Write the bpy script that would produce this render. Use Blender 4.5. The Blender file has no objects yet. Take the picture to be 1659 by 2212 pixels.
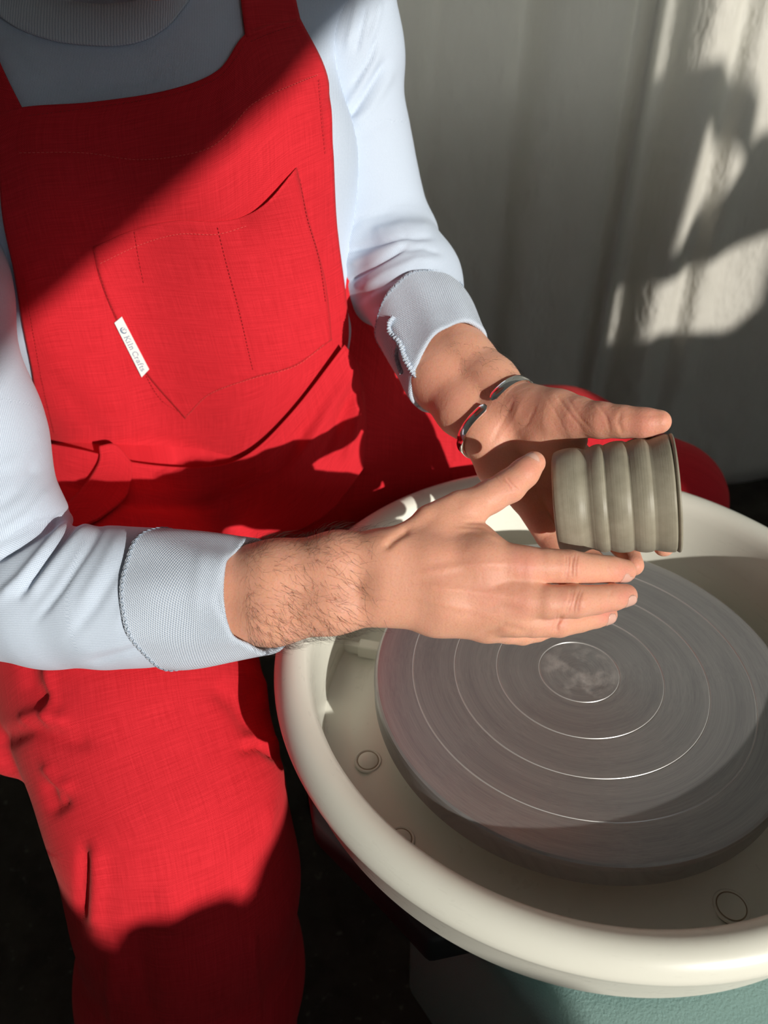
import bpy, bmesh, math, random
import numpy as np
from mathutils import Vector, Matrix

# ------------------------------------------------------------------ camera, light, exposure
F_PX, IMG_W, IMG_H = 1708.5, 1659, 2212
FLOOR_Z = -0.10
WHEEL_Z = 0.52                                    # top of the wheel head above the floor (m)
n_up = np.array([-0.0106, 0.8008, 0.0]); n_up[2] = math.sqrt(1 - n_up @ n_up)
fwd = np.array([0, 0, -1.0])
ay = fwd - (fwd @ n_up) * n_up; ay /= np.linalg.norm(ay)
ROT = np.array([np.cross(ay, n_up), ay, n_up])    # camera axes -> world
SCALE = 0.178 / 0.2594
CAM = np.array([0, 0, WHEEL_Z]) - ROT @ np.array([(1251.3 - 829.5) / F_PX, -(1450.4 - 1106) / F_PX, -1.0]) * SCALE

scene = bpy.context.scene
cam_data = bpy.data.cameras.new('camera')
cam = bpy.data.objects.new('camera', cam_data)
scene.collection.objects.link(cam)
cam_data.sensor_fit = 'HORIZONTAL'; cam_data.sensor_width = 36.0
cam_data.lens = 36.0 * F_PX / IMG_W
cam_data.clip_start = 0.02
cam_data.dof.use_dof = True
cam_data.dof.focus_distance = 0.60
cam_data.dof.aperture_fstop = cam_data.lens / 1000 / 0.0050
M = Matrix([list(ROT[i]) + [CAM[i]] for i in range(3)] + [[0, 0, 0, 1]])
cam.matrix_world = M
scene.camera = cam

SUN_DIR = np.array([0.50, -0.80, 0.335]); SUN_DIR /= np.linalg.norm(SUN_DIR)   # towards the sun
sun_data = bpy.data.lights.new('sun', 'SUN'); sun_data.energy = 4.0; sun_data.angle = math.radians(0.53)
sun_data.color = (1.0, 0.945, 0.86)
sun = bpy.data.objects.new('sun', sun_data); scene.collection.objects.link(sun)
sun.location = Vector(SUN_DIR) * 6
sun.rotation_euler = Vector(SUN_DIR).to_track_quat('Z', 'Y').to_euler()

world = bpy.data.worlds.new('world'); scene.world = world; world.use_nodes = True
bg = world.node_tree.nodes['Background']
bg.inputs[0].default_value = (0.84, 0.92, 1.0, 1); bg.inputs[1].default_value = 1.8
vs = scene.view_settings
scene.display_settings.display_device = 'sRGB'
vs.view_transform = 'Standard'; vs.look = 'None'; vs.exposure = 0.0; vs.gamma = 1.0
try: vs.use_curve_mapping = False
except Exception: pass
rng = np.random.default_rng(7); random.seed(7)

# ------------------------------------------------------------------ geometry helpers
def ray(px, py):
    px = np.asarray(px, float); py = np.asarray(py, float)
    d = np.stack([(px - IMG_W / 2) / F_PX, -(py - IMG_H / 2) / F_PX, -np.ones_like(px)], -1)
    return d @ ROT.T
def W(px, py, d): return CAM + ray(px, py) * np.asarray(d, float)[..., None]
def Wz(px, py, z):
    r = ray(px, py); return CAM + r * ((z - CAM[2]) / r[2])
def Wy(px, py, y):
    r = ray(px, py); return CAM + r * ((y - CAM[1]) / r[1])
def proj(V):
    q = (np.asarray(V) - CAM) @ ROT
    return np.stack([IMG_W / 2 + F_PX * q[..., 0] / -q[..., 2], IMG_H / 2 - F_PX * q[..., 1] / -q[..., 2]], -1)

def smin(a, b, k):
    if k <= 0: return np.minimum(a, b)
    h = np.clip(0.5 + 0.5 * (b - a) / k, 0, 1)
    return b + (a - b) * h - k * h * (1 - h)

class Field:
    """Smooth union of tapered capsules (metres)."""
    def __init__(s): s.prims = []
    def seg(s, a, b, ra, rb, k=0.006):
        s.prims.append((np.array(a, float), np.array(b, float), ra, rb, k)); return s
    def px(s, pts, k=0.006):                      # points (px, py, depth m, radius mm)
        w = [(W(p[0], p[1], p[2]), p[3] / 1000) for p in pts]
        if len(w) == 1: w = w * 2
        for (a, ra), (b, rb) in zip(w, w[1:]): s.seg(a, b, ra, rb, k)
        return s
    def xyz(s, pts, k=0.02):                      # points (x, y, z, radius m)
        if len(pts) == 1: pts = pts * 2
        for a, b in zip(pts, pts[1:]): s.seg(a[:3], b[:3], a[3], b[3], k)
        return s
    @staticmethod
    def dist(P, a, b, ra, rb):
        ba = b - a; L = float(ba @ ba) + 1e-12
        pa = P - a
        h = np.clip((pa @ ba) / L, 0, 1)
        return np.sqrt(((pa - h[..., None] * ba) ** 2).sum(-1)) - (ra + (rb - ra) * h)
    def eval(s, P):
        D = None
        for a, b, ra, rb, k in s.prims:
            d = s.dist(P, a, b, ra, rb)
            D = d if D is None else smin(D, d, k)
        return D
    def bounds(s):
        lo = np.min([np.minimum(a - ra, b - rb) for a, b, ra, rb, k in s.prims], 0)
        hi = np.max([np.maximum(a + ra, b + rb) for a, b, ra, rb, k in s.prims], 0)
        return lo, hi
    def grid(s, lo, shape, vx):
        D = np.full(shape, 1.0, np.float32)
        for a, b, ra, rb, k in s.prims:
            m = k + 4 * vx
            i0 = np.maximum(np.floor((np.minimum(a - ra, b - rb) - m - lo) / vx).astype(int), 0)
            i1 = np.minimum(np.ceil((np.maximum(a + ra, b + rb) + m - lo) / vx).astype(int) + 1, shape)
            if (i1 <= i0).any(): continue
            ax = [(lo[c] + vx * np.arange(i0[c], i1[c])).astype(np.float32) for c in range(3)]
            P = np.stack(np.meshgrid(*ax, indexing='ij'), -1)
            sl = tuple(slice(i0[c], i1[c]) for c in range(3))
            D[sl] = smin(D[sl], s.dist(P, a.astype(np.float32), b.astype(np.float32), ra, rb), k)
        return D

def surface_nets(D, lo, vx, smooth=1):
    S = D < 0
    c = [S[i:S.shape[0] - 1 + i, j:S.shape[1] - 1 + j, k:S.shape[2] - 1 + k] for i in (0, 1) for j in (0, 1) for k in (0, 1)]
    any_ = np.logical_or.reduce(c); all_ = np.logical_and.reduce(c)
    cells = np.argwhere(any_ & ~all_)
    idx = -np.ones(any_.shape, np.int64); idx[tuple(cells.T)] = np.arange(len(cells))
    acc = np.zeros((len(cells), 3)); cnt = np.zeros(len(cells))
    cor = [np.array(o) for o in [(i, j, k) for i in (0, 1) for j in (0, 1) for k in (0, 1)]]
    val = {tuple(o): D[tuple((cells + o).T)].astype(float) for o in cor}
    for o in cor:
        for ax in range(3):
            if o[ax] == 0:
                o2 = o.copy(); o2[ax] = 1
                va, vb = val[tuple(o)], val[tuple(o2)]
                m = (va < 0) != (vb < 0)
                t = va[m] / (va[m] - vb[m])
                p = np.repeat(o[None].astype(float), m.sum(), 0); p[:, ax] = t
                acc[m] += p; cnt[m] += 1
    V = lo + vx * (cells + acc / cnt[:, None])
    Fs = []
    for ax in range(3):
        a1, a2 = (ax + 1) % 3, (ax + 2) % 3
        s0 = [slice(None)] * 3; s1 = [slice(None)] * 3
        s0[ax] = slice(0, -1); s1[ax] = slice(1, None)
        A, B = S[tuple(s0)], S[tuple(s1)]
        e = np.argwhere(A != B)
        e = e[(e[:, a1] > 0) & (e[:, a2] > 0) & (e[:, a1] < idx.shape[a1]) & (e[:, a2] < idx.shape[a2])]
        q = []
        for d1, d2 in ((1, 1), (0, 1), (0, 0), (1, 0)):
            p = e.copy(); p[:, a1] -= d1; p[:, a2] -= d2; q.append(idx[tuple(p.T)])
        q = np.stack(q, 1); fl = ~A[tuple(e.T)]
        q[fl] = q[fl][:, ::-1]
        Fs.append(q)
    Fq = np.concatenate(Fs); Fq = Fq[(Fq >= 0).all(1)]
    for _ in range(smooth): V = lap(V, Fq)
    return V, Fq

def lap(V, Fq, w=0.5):
    acc = np.zeros_like(V); cnt = np.zeros(len(V))
    for i in range(4):
        a, b = Fq[:, i], Fq[:, (i + 1) % 4]
        np.add.at(acc, a, V[b]); np.add.at(cnt, a, 1)
        np.add.at(acc, b, V[a]); np.add.at(cnt, b, 1)
    ok = cnt > 0; out = V.copy()
    out[ok] = V[ok] * (1 - w) + w * acc[ok] / cnt[ok, None]
    return out

def normals(V, Fq):
    n = np.cross(V[Fq[:, 2]] - V[Fq[:, 0]], V[Fq[:, 3]] - V[Fq[:, 1]])
    N = np.zeros_like(V)
    for i in range(4): np.add.at(N, Fq[:, i], n)
    return N / (np.linalg.norm(N, axis=1, keepdims=True) + 1e-12)

def field_mesh(fields, vx, k=0.004, smooth=2, clip=None):
    fields = fields if isinstance(fields, list) else [fields]
    lo = np.min([f.bounds()[0] for f in fields], 0); hi = np.max([f.bounds()[1] for f in fields], 0)
    if clip: lo, hi = np.maximum(lo, clip[0]), np.minimum(hi, clip[1])
    lo = lo - 4 * vx; hi = hi + 4 * vx
    shape = np.ceil((hi - lo) / vx).astype(int) + 1
    D = None
    for f in fields:
        g = f.grid(lo, shape, vx); D = g if D is None else smin(D, g, k)
    return surface_nets(D, lo, vx, smooth)

def relief(V, Fq, segs, passes=1):
    """Raise ridges / press creases (mm) along polylines drawn on the side that faces the camera."""
    N = normals(V, Fq); P = proj(V); out = np.zeros(len(V))
    view = CAM - V; view /= np.linalg.norm(view, axis=1, keepdims=True)
    face = np.clip((N * view).sum(1) * 4 + 0.9, 0, 1)
    for pts, w, amp in segs:  # pixels, pixels, mm
        pts = np.array(pts, float); best = np.full(len(V), 1e9); tt = np.zeros(len(V))
        L = np.r_[0, np.cumsum(np.linalg.norm(np.diff(pts, axis=0), axis=1))]
        for i in range(len(pts) - 1):
            a, b = pts[i], pts[i + 1]; ba = b - a
            h = np.clip(((P - a) @ ba) / (ba @ ba), 0, 1)
            d = np.linalg.norm(P - a - h[:, None] * ba, axis=1)
            m = d < best; best[m] = d[m]; tt[m] = (L[i] + h[m] * (L[i + 1] - L[i])) / L[-1]
        taper = np.clip(np.minimum(tt, 1 - tt) * 5 + 0.25, 0, 1)
        out += amp / 1000 * np.exp(-(best / w) ** 2) * taper
    return V + N * (out * face)[:, None]

def link(name, me, mat=None, parent=None):
    o = bpy.data.objects.new(name, me); scene.collection.objects.link(o)
    if mat:
        for m in (mat if isinstance(mat, list) else [mat]): me.materials.append(m)
    if parent: o.parent = parent
    return o
def mesh_obj(name, V, Fq, mat=None, parent=None, smooth=True, attrs=None):
    me = bpy.data.meshes.new(name)
    V = np.asarray(V, float)
    me.from_pydata(V.tolist(), [], Fq.tolist() if hasattr(Fq, 'tolist') else Fq)
    me.validate(clean_customdata=False); me.update()
    if smooth: me.polygons.foreach_set('use_smooth', [True] * len(me.polygons))
    for k, a in (attrs or {}).items():
        a = np.asarray(a, np.float32)
        if a.ndim == 1:
            at = me.attributes.new(k, 'FLOAT', 'POINT'); at.data.foreach_set('value', a)
        else:
            at = me.attributes.new(k, 'FLOAT_VECTOR', 'POINT'); at.data.foreach_set('vector', a.ravel())
    return link(name, me, mat, parent)
def bm_obj(name, bm, mat=None, parent=None, smooth=False):
    me = bpy.data.meshes.new(name); bm.normal_update(); bm.to_mesh(me); bm.free()
    if smooth: me.polygons.foreach_set('use_smooth', [True] * len(me.polygons))
    return link(name, me, mat, parent)
def tag(o, label=None, cat=None, group=None, kind=None):
    for k, v in (('label', label), ('category', cat), ('group', group), ('kind', kind)):
        if v: o[k] = v
    return o
def grid_faces(nu, nv, wrap_u=False):
    f = []
    for j in range(nv - 1):
        for i in range(nu if wrap_u else nu - 1):
            i2 = (i + 1) % nu
            f.append((j * nu + i, j * nu + i2, (j + 1) * nu + i2, (j + 1) * nu + i))
    return np.array(f)
def lathe(prof, n=96, center=(0, 0, 0), axis=None, closed=False):
    """prof: (r, z); returns V, F. axis: optional 3x3 (columns x, y, z)."""
    prof = np.array(prof); th = np.linspace(0, 2 * math.pi, n, endpoint=False)
    V = np.stack([prof[:, None, 0] * np.cos(th), prof[:, None, 0] * np.sin(th), np.repeat(prof[:, 1:2], n, 1)], -1).reshape(-1, 3)
    Fq = grid_faces(n, len(prof), True)
    if closed:
        m = len(prof) - 1
        Fq = np.concatenate([Fq, np.array([(m * n + i, m * n + (i + 1) % n, (i + 1) % n, i) for i in range(n)])])
    if axis is not None: V = V @ np.array(axis).T
    return V + np.array(center), Fq
def cr1(ctrl, t):                                 # Catmull-Rom along the first axis
    ctrl = np.asarray(ctrl, float); n = len(ctrl)
    x = np.clip(np.asarray(t) * (n - 1), 0, n - 1 - 1e-9); i = x.astype(int); u = (x - i).reshape((-1,) + (1,) * (ctrl.ndim - 1))
    ext = np.concatenate([2 * ctrl[:1] - ctrl[1:2], ctrl, 2 * ctrl[-1:] - ctrl[-2:-1]])
    p0, p1, p2, p3 = ext[i], ext[i + 1], ext[i + 2], ext[i + 3]
    return 0.5 * (2 * p1 + (p2 - p0) * u + (2 * p0 - 5 * p1 + 4 * p2 - p3) * u ** 2 + (3 * p1 - p0 - 3 * p2 + p3) * u ** 3)
def cr_grid(rows, nu, nv):
    rows = np.array(rows, float)
    a = cr1(rows, np.linspace(0, 1, nv))
    b = cr1(a.transpose(1, 0, 2), np.linspace(0, 1, nu))
    return b.transpose(1, 0, 2)
def trace(field, px, py, offset=0.0, t0=0.3, steps=70):
    r = ray(px, py); r = r / np.linalg.norm(r, axis=-1, keepdims=True)
    t = np.full(r.shape[:-1], t0); dmin = np.full(t.shape, 9.0); tb = t.copy()
    for _ in range(steps):
        d = field.eval(CAM + r * t[..., None]) - offset
        m = d < dmin; dmin[m] = d[m]; tb[m] = t[m]
        t = t + np.clip(d, -0.05, 0.2) * 0.85
        t = np.minimum(t, 1.6)
    miss = dmin > 0.004
    t = np.where(miss, tb, t)
    return CAM + r * t[..., None]
def grid_smooth(P, it=3):
    for _ in range(it):
        Q = P.copy()
        Q[1:-1] = 0.5 * P[1:-1] + 0.25 * (P[2:] + P[:-2]); P = Q; Q = P.copy()
        Q[:, 1:-1] = 0.5 * P[:, 1:-1] + 0.25 * (P[:, 2:] + P[:, :-2]); P = Q
    return P
def drape(name, rows, field, off, nu, nv, mat, parent, segs=(), thick=0.0012, smooth=2, lift=None, swap=False):
    """A cloth piece cut to an outline and laid on a solid form; grid V rows top->bottom."""
    g = cr_grid(rows, nu, nv)
    P = trace(field, g[..., 0], g[..., 1], off)
    depth = ((P - CAM) @ ROT)[..., 2]
    dsm = grid_smooth(depth[..., None], smooth * 4)[..., 0]
    r = ray(g[..., 0], g[..., 1]); P = CAM + r * (-dsm)[..., None]
    V = P.reshape(-1, 3); Fq = grid_faces(nu, nv)[:, ::-1]
    if (normals(V, Fq) * (CAM - V)).sum() < 0: Fq = Fq[:, ::-1]
    if lift is not None: V = V + normals(V, Fq) * lift(np.tile(np.linspace(0, 1, nu), nv), np.repeat(np.linspace(0, 1, nv), nu))[:, None]
    if segs: V = relief(V, Fq, segs)
    G = V.reshape(nv, nu, 3)
    us = np.concatenate([np.zeros((nv, 1)), np.cumsum(np.linalg.norm(np.diff(G, axis=1), axis=2), 1)], 1)
    us = us - us[:, nu // 2:nu // 2 + 1]
    vv = np.concatenate([np.zeros((1, nu)), np.cumsum(np.linalg.norm(np.diff(G, axis=0), axis=2), 0)], 0)
    uv = np.stack([vv, us, 0 * us] if swap else [us, vv, 0 * us], -1).reshape(-1, 3)
    o = mesh_obj(name, V, Fq, mat, parent, attrs={'cloth': uv})
    sm = o.modifiers.new('thick', 'SOLIDIFY'); sm.thickness = thick; sm.offset = -1
    return o, V, Fq

# ------------------------------------------------------------------ materials
def new_mat(name, base=(0.5, 0.5, 0.5), rough=0.6, metal=0.0, spec=0.5):
    m = bpy.data.materials.new(name); m.use_nodes = True
    b = m.node_tree.nodes['Principled BSDF']
    b.inputs['Base Color'].default_value = (*base, 1); b.inputs['Roughness'].default_value = rough
    b.inputs['Metallic'].default_value = metal; b.inputs['Specular IOR Level'].default_value = spec
    return m, m.node_tree.nodes, m.node_tree.links, b
class NB:
    def __init__(s, m): s.t = m.node_tree; s.n = s.t.nodes; s.l = s.t.links
    def new(s, t, **kw):
        x = s.n.new(t)
        for k, v in kw.items(): setattr(x, k, v)
        return x
    def con(s, a, b): s.l.new(a, b)
    def math(s, op, a, b=None, c=None):
        x = s.new('ShaderNodeMath', operation=op)
        for i, v in enumerate((a, b, c)):
            if v is None: continue
            if isinstance(v, (int, float)): x.inputs[i].default_value = v
            else: s.con(v, x.inputs[i])
        return x.outputs[0]
    def noise(s, vec, scale, detail=2, rough=0.5, sc3=None):
        if sc3:
            mp = s.new('ShaderNodeMapping'); mp.inputs['Scale'].default_value = sc3; s.con(vec, mp.inputs[0]); vec = mp.outputs[0]
        x = s.new('ShaderNodeTexNoise'); x.inputs['Scale'].default_value = scale; x.inputs['Detail'].default_value = detail
        x.inputs['Roughness'].default_value = rough
        s.con(vec, x.inputs['Vector']); return x.outputs['Fac']
    def ramp(s, f, stops):
        x = s.new('ShaderNodeValToRGB'); e = x.color_ramp.elements
        while len(e) < len(stops): e.new(0.5)
        for i, (p, c) in enumerate(stops): e[i].position = p; e[i].color = (*c, 1)
        s.con(f, x.inputs[0]); return x.outputs[0]
    def mix(s, f, a, b, mode='MIX'):
        x = s.new('ShaderNodeMix', data_type='RGBA', blend_type=mode)
        for k, v in ((0, f), (6, a), (7, b)):
            if isinstance(v, (int, float)): x.inputs[k].default_value = v
            elif isinstance(v, tuple): x.inputs[k].default_value = (*v, 1)
            else: s.con(v, x.inputs[k])
        return x.outputs[2]
    def bump(s, h, strength, dist, base=None):
        x = s.new('ShaderNodeBump'); x.inputs['Strength'].default_value = strength; x.inputs['Distance'].default_value = dist
        s.con(h, x.inputs['Height'])
        if base is not None: s.con(base, x.inputs['Normal'])
        return x.outputs[0]
    def attr(s, name, out='Vector'):
        return s.new('ShaderNodeAttribute', attribute_name=name).outputs[out]
    def sep(s, v):
        x = s.new('ShaderNodeSeparateXYZ'); s.con(v, x.inputs[0]); return x.outputs

def linen(name, c0, c1):
    m, n, l, b = new_mat(name, c0, 0.85, spec=0.15); q = NB(m)
    v = q.attr('cloth'); x, y, z = q.sep(v)
    nz = q.noise(v, 260, 1)
    warp = q.math('SINE', q.math('MULTIPLY_ADD', x, 2 * math.pi / 0.00130, q.math('MULTIPLY', nz, 5.0)))
    weft = q.math('SINE', q.math('MULTIPLY_ADD', y, 2 * math.pi / 0.00140, q.math('MULTIPLY', nz, 5.0)))
    wv = q.math('MULTIPLY_ADD', q.math('MULTIPLY', warp, weft), 0.5, 0.5)
    slub_y = q.noise(v, 1.0, 2, 0.6, (28, 900, 1)); slub_x = q.noise(v, 1.0, 2, 0.6, (900, 28, 1))
    s = q.math('ADD', q.math('MULTIPLY', slub_y, 0.55), q.math('MULTIPLY', slub_x, 0.45))
    f = q.math('ADD', q.math('MULTIPLY', wv, 0.30), q.math('MULTIPLY', s, 0.74))
    col = q.ramp(f, [(0.2, c0), (0.8, c1)])
    q.con(col, b.inputs['Base Color'])
    q.con(q.bump(f, 0.5, 0.0005), b.inputs['Normal'])
    b.inputs['Sheen Weight'].default_value = 0.12; b.inputs['Sheen Roughness'].default_value = 0.5
    b.inputs['Sheen Tint'].default_value = (1, .35, .3, 1)
    return m
def knit(name, c0, c1, period=0.0011, diag=0.0, strength=0.35, cross=0.6):
    m, n, l, b = new_mat(name, c0, 0.9, spec=0.1); q = NB(m)
    v = q.attr('cloth'); x, y, z = q.sep(v)
    nz = q.noise(v, 150, 1)
    u = q.math('ADD', y, q.math('MULTIPLY', x, diag))
    a = q.math('SINE', q.math('MULTIPLY_ADD', u, 2 * math.pi / period, q.math('MULTIPLY', nz, 2.5)))
    c = q.math('SINE', q.math('MULTIPLY', q.math('ADD', x, q.math('MULTIPLY', y, -0.4)), 2 * math.pi / (period * 0.9)))
    f = q.math('MULTIPLY_ADD', a, 0.35, q.math('MULTIPLY_ADD', c, 0.35 * cross, 0.5))
    g = q.noise(v, 900, 2)
    f2 = q.math('ADD', q.math('MULTIPLY', f, 0.7), q.math('MULTIPLY', g, 0.3))
    q.con(q.ramp(f2, [(0.15, c0), (0.75, c1)]), b.inputs['Base Color'])
    q.con(q.bump(f2, strength, 0.0006), b.inputs['Normal'])
    b.inputs['Sheen Weight'].default_value = 0.1
    return m
RED = linen('red_linen', (0.38, 0.005, 0.010), (0.82, 0.034, 0.050))
SWEAT = knit('blue_jersey', (0.44, 0.53, 0.66), (0.68, 0.77, 0.90), 0.0012, 0.0, 0.3)
TWILL = knit('inside_out_twill', (0.34, 0.42, 0.55), (0.72, 0.79, 0.88), 0.0017, 0.75, 0.8, 0.8)
RIB = knit('ribbed_jersey', (0.45, 0.53, 0.64), (0.72, 0.78, 0.86), 0.0024, 0.0, 0.8, 0.0)
def skin_mat():
    m, n, l, b = new_mat('skin', (0.62, 0.36, 0.26), 0.52, spec=0.35); q = NB(m)
    co = q.new('ShaderNodeTexCoord').outputs['Object']
    n1 = q.noise(co, 55, 3, 0.6); n2 = q.noise(co, 700, 2)
    base = q.mix(q.math('MULTIPLY', n1, 0.9), (0.71, 0.375, 0.245), (0.77, 0.405, 0.30))
    red = q.attr('flush', 'Fac')
    base = q.mix(q.math('MULTIPLY', red, q.math('MULTIPLY_ADD', n1, 0.9, 0.15)), base, (0.70, 0.25, 0.20))
    speck = q.ramp(n2, [(0.36, (0.8, 0.72, 0.68)), (0.5, (1, 1, 1))])
    base = q.mix(0.22, base, speck, 'MULTIPLY')
    q.con(base, b.inputs['Base Color'])
    vo = q.new('ShaderNodeTexVoronoi'); vo.inputs['Scale'].default_value = 620; q.con(co, vo.inputs['Vector'])
    h = q.math('ADD', q.math('MULTIPLY', vo.outputs['Distance'], 0.6), q.math('MULTIPLY', q.noise(co, 240, 3), 0.7))
    b1 = q.bump(h, 0.30, 0.0006)
    q.con(q.bump(q.noise(co, 1.0, 2, 0.6, (150, 150, 40)), 0.25, 0.001, b1), b.inputs['Normal'])
    b.inputs['Subsurface Weight'].default_value = 0.95; b.inputs['Subsurface Radius'].default_value = (0.006, 0.002, 0.001)
    b.inputs['Subsurface Scale'].default_value = 0.6
    return m
SKIN = skin_mat()
NAIL, *_r, nb_ = new_mat('nail', (0.70, 0.42, 0.34), 0.28, spec=0.5)
HAIR, *_r, hb_ = new_mat('dark_hair', (0.035, 0.020, 0.013), 0.5)
WHITE_P, *_r, wp = new_mat('cream_plastic', (0.74, 0.72, 0.64), 0.28, spec=0.5)
def plastic():
    q = NB(WHITE_P); co = q.new('ShaderNodeTexCoord').outputs['Object']
    f = q.noise(co, 9, 4, 0.6)
    q.con(q.mix(f, (0.79, 0.79, 0.69), (0.86, 0.86, 0.77)), wp.inputs['Base Color'])
    s = q.noise(co, 1.0, 3, 0.7, (30, 30, 300))
    q.con(q.math('MULTIPLY_ADD', s, 0.2, 0.2), wp.inputs['Roughness'])
plastic()
def alu():
    m, n, l, b = new_mat('brushed_aluminium', (0.42, 0.42, 0.43), 0.36, 0.85); q = NB(m)
    co = q.new('ShaderNodeTexCoord').outputs['Object']
    x, y, z = q.sep(co)
    r = q.math('SQRT', q.math('ADD', q.math('MULTIPLY', x, x), q.math('MULTIPLY', y, y)))
    cmb = q.new('ShaderNodeCombineXYZ'); q.con(r, cmb.inputs[0])
    w = q.noise(co, 6, 2); q.con(q.math('MULTIPLY', w, 0.02), cmb.inputs[1])
    fine = q.noise(cmb.outputs[0], 1400, 3, 0.7); med = q.noise(cmb.outputs[0], 120, 3, 0.7)
    f = q.math('ADD', q.math('MULTIPLY', fine, 0.5), q.math('MULTIPLY', med, 0.5))
    c = q.ramp(f, [(0.3, (0.29, 0.29, 0.295)), (0.7, (0.47, 0.465, 0.46))])
    blot = q.noise(co, 45, 4, 0.65)
    cen = q.new('ShaderNodeMapRange'); q.con(r, cen.inputs[0]); cen.inputs[1].default_value = 0.040; cen.inputs[2].default_value = 0.022
    clay = q.math('MULTIPLY', cen.outputs[0], q.ramp(blot, [(0.48, (0, 0, 0)), (0.66, (1, 1, 1))]))
    q.con(q.mix(q.math('MULTIPLY', clay, 0.7), c, (0.55, 0.53, 0.50)), b.inputs['Base Color'])
    q.con(q.math('MULTIPLY_ADD', clay, -0.5, 0.68), b.inputs['Metallic'])
    q.con(q.math('MULTIPLY_ADD', f, 0.18, 0.34), b.inputs['Roughness'])
    b.inputs['Anisotropic'].default_value = 0.4
    tg = q.new('ShaderNodeTangent', direction_type='RADIAL', axis='Z'); q.con(tg.outputs[0], b.inputs['Tangent'])
    q.con(q.bump(f, 0.06, 0.0004), b.inputs['Normal'])
    return m
ALU = alu()
GROOVE_GLINT, *_r, gr_ = new_mat('groove_glint', (0.62, 0.62, 0.61), 0.4, 0.5)  # sun glint on the turned rings painted in as lighter metal
CLAY, *_r, cb = new_mat('wet_grey_clay', (0.33, 0.31, 0.25), 0.42, spec=0.4)
def clay():
    q = NB(CLAY); v = q.attr('cup'); x, y, z = q.sep(v)
    f = q.noise(v, 1.0, 4, 0.65, (5, 5, 1100)); g = q.noise(v, 60, 4, 0.6)
    ft = q.math('ADD', q.math('MULTIPLY', f, 0.30), q.math('MULTIPLY', g, 0.70))
    q.con(q.ramp(ft, [(0.3, (0.25, 0.23, 0.17)), (0.7, (0.375, 0.345, 0.265))]), cb.inputs['Base Color'])
    q.con(q.math('MULTIPLY_ADD', g, 0.35, 0.28), cb.inputs['Roughness'])
    q.con(q.bump(q.math('ADD', f, q.math('MULTIPLY', q.noise(v, 900, 2), 0.15)), 0.25, 0.0006), cb.inputs['Normal'])
clay()
SILVER, *_r, sb_ = new_mat('polished_silver', (0.88, 0.87, 0.86), 0.08, 1.0)
TEAL, *_r, tb_ = new_mat('teal_textured_plastic', (0.26, 0.41, 0.39), 0.42, spec=0.5)
def teal():
    q = NB(TEAL); co = q.new('ShaderNodeTexCoord').outputs['Object']
    v = q.new('ShaderNodeTexVoronoi', feature='SMOOTH_F1'); v.inputs['Scale'].default_value = 520; q.con(co, v.inputs['Vector'])
    q.con(q.bump(q.math('ADD', v.outputs['Distance'], q.noise(co, 700, 2)), 0.35, 0.0008), tb_.inputs['Normal'])
teal()
BLACK, *_r, _b = new_mat('black_steel', (0.012, 0.012, 0.012), 0.6)
CURT, *_r, cu = new_mat('grey_white_curtain', (0.60, 0.58, 0.53), 0.9, spec=0.1)
def curt():
    q = NB(CURT); co = q.new('ShaderNodeTexCoord').outputs['Object']
    f = q.noise(co, 5, 4, 0.6)
    base = q.mix(f, (0.74, 0.725, 0.67), (0.82, 0.805, 0.75))
    d = q.new('ShaderNodeVectorMath', operation='DISTANCE'); q.con(co, d.inputs[0]); d.inputs[1].default_value = tuple(Wy(1218, 252, 1.13))
    mr = q.new('ShaderNodeMapRange'); q.con(d.outputs['Value'], mr.inputs[0]); mr.inputs[1].default_value = 0.012; mr.inputs[2].default_value = 0.004
    q.con(q.mix(q.math('MULTIPLY', mr.outputs[0], 0.6), base, (0.12, 0.11, 0.09)), cu.inputs['Base Color'])
    tr = q.new('ShaderNodeBsdfTranslucent'); tr.inputs[0].default_value = (0.80, 0.77, 0.69, 1)
    ms = q.new('ShaderNodeMixShader'); ms.inputs[0].default_value = 0.42
    out = [x for x in q.n if x.type == 'OUTPUT_MATERIAL'][0]; q.con(cu.outputs[0], ms.inputs[1]); q.con(tr.outputs[0], ms.inputs[2]); q.con(ms.outputs[0], out.inputs[0])
    b1 = q.bump(q.noise(co, 1.0, 4, 0.65, (11, 11, 5)), 0.8, 0.03)
    q.con(q.bump(q.noise(co, 900, 2), 0.2, 0.0006, b1), cu.inputs['Normal'])
curt()
FLOOR, *_r, fb = new_mat('dark_floor', (0.035, 0.03, 0.024), 0.8, spec=0.2)
def floor_m():
    q = NB(FLOOR); co = q.new('ShaderNodeTexCoord').outputs['Object']
    f = q.noise(co, 14, 5, 0.7); s = q.ramp(q.noise(co, 60, 3, 0.6), [(0.62, (0, 0, 0)), (0.72, (1, 1, 1))])
    q.con(q.mix(q.math('MULTIPLY', s, 0.35), q.ramp(f, [(0.3, (0.022, 0.018, 0.013)), (0.7, (0.05, 0.043, 0.034))]), (0.2, 0.19, 0.17)), fb.inputs['Base Color'])
floor_m()
WALL, *_r, wb = new_mat('painted_wall', (0.76, 0.76, 0.75), 0.9, spec=0.1)
THREAD, *_r, tb2 = new_mat('red_thread', (0.42, 0.008, 0.012), 0.8)
TAGM, *_r, tg_ = new_mat('white_tape', (0.86, 0.87, 0.87), 0.85, spec=0.1)
INK, *_r, ik_ = new_mat('blue_grey_ink', (0.10, 0.19, 0.30), 0.8)
SEAMT, *_r, st_ = new_mat('grey_blue_thread', (0.32, 0.40, 0.50), 0.9)
SHOE, *_r, sh_ = new_mat('dark_shoe', (0.03, 0.03, 0.03), 0.7)
WOOD, *_r, wd_ = new_mat('stool_wood', (0.2, 0.12, 0.06), 0.6)
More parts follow.
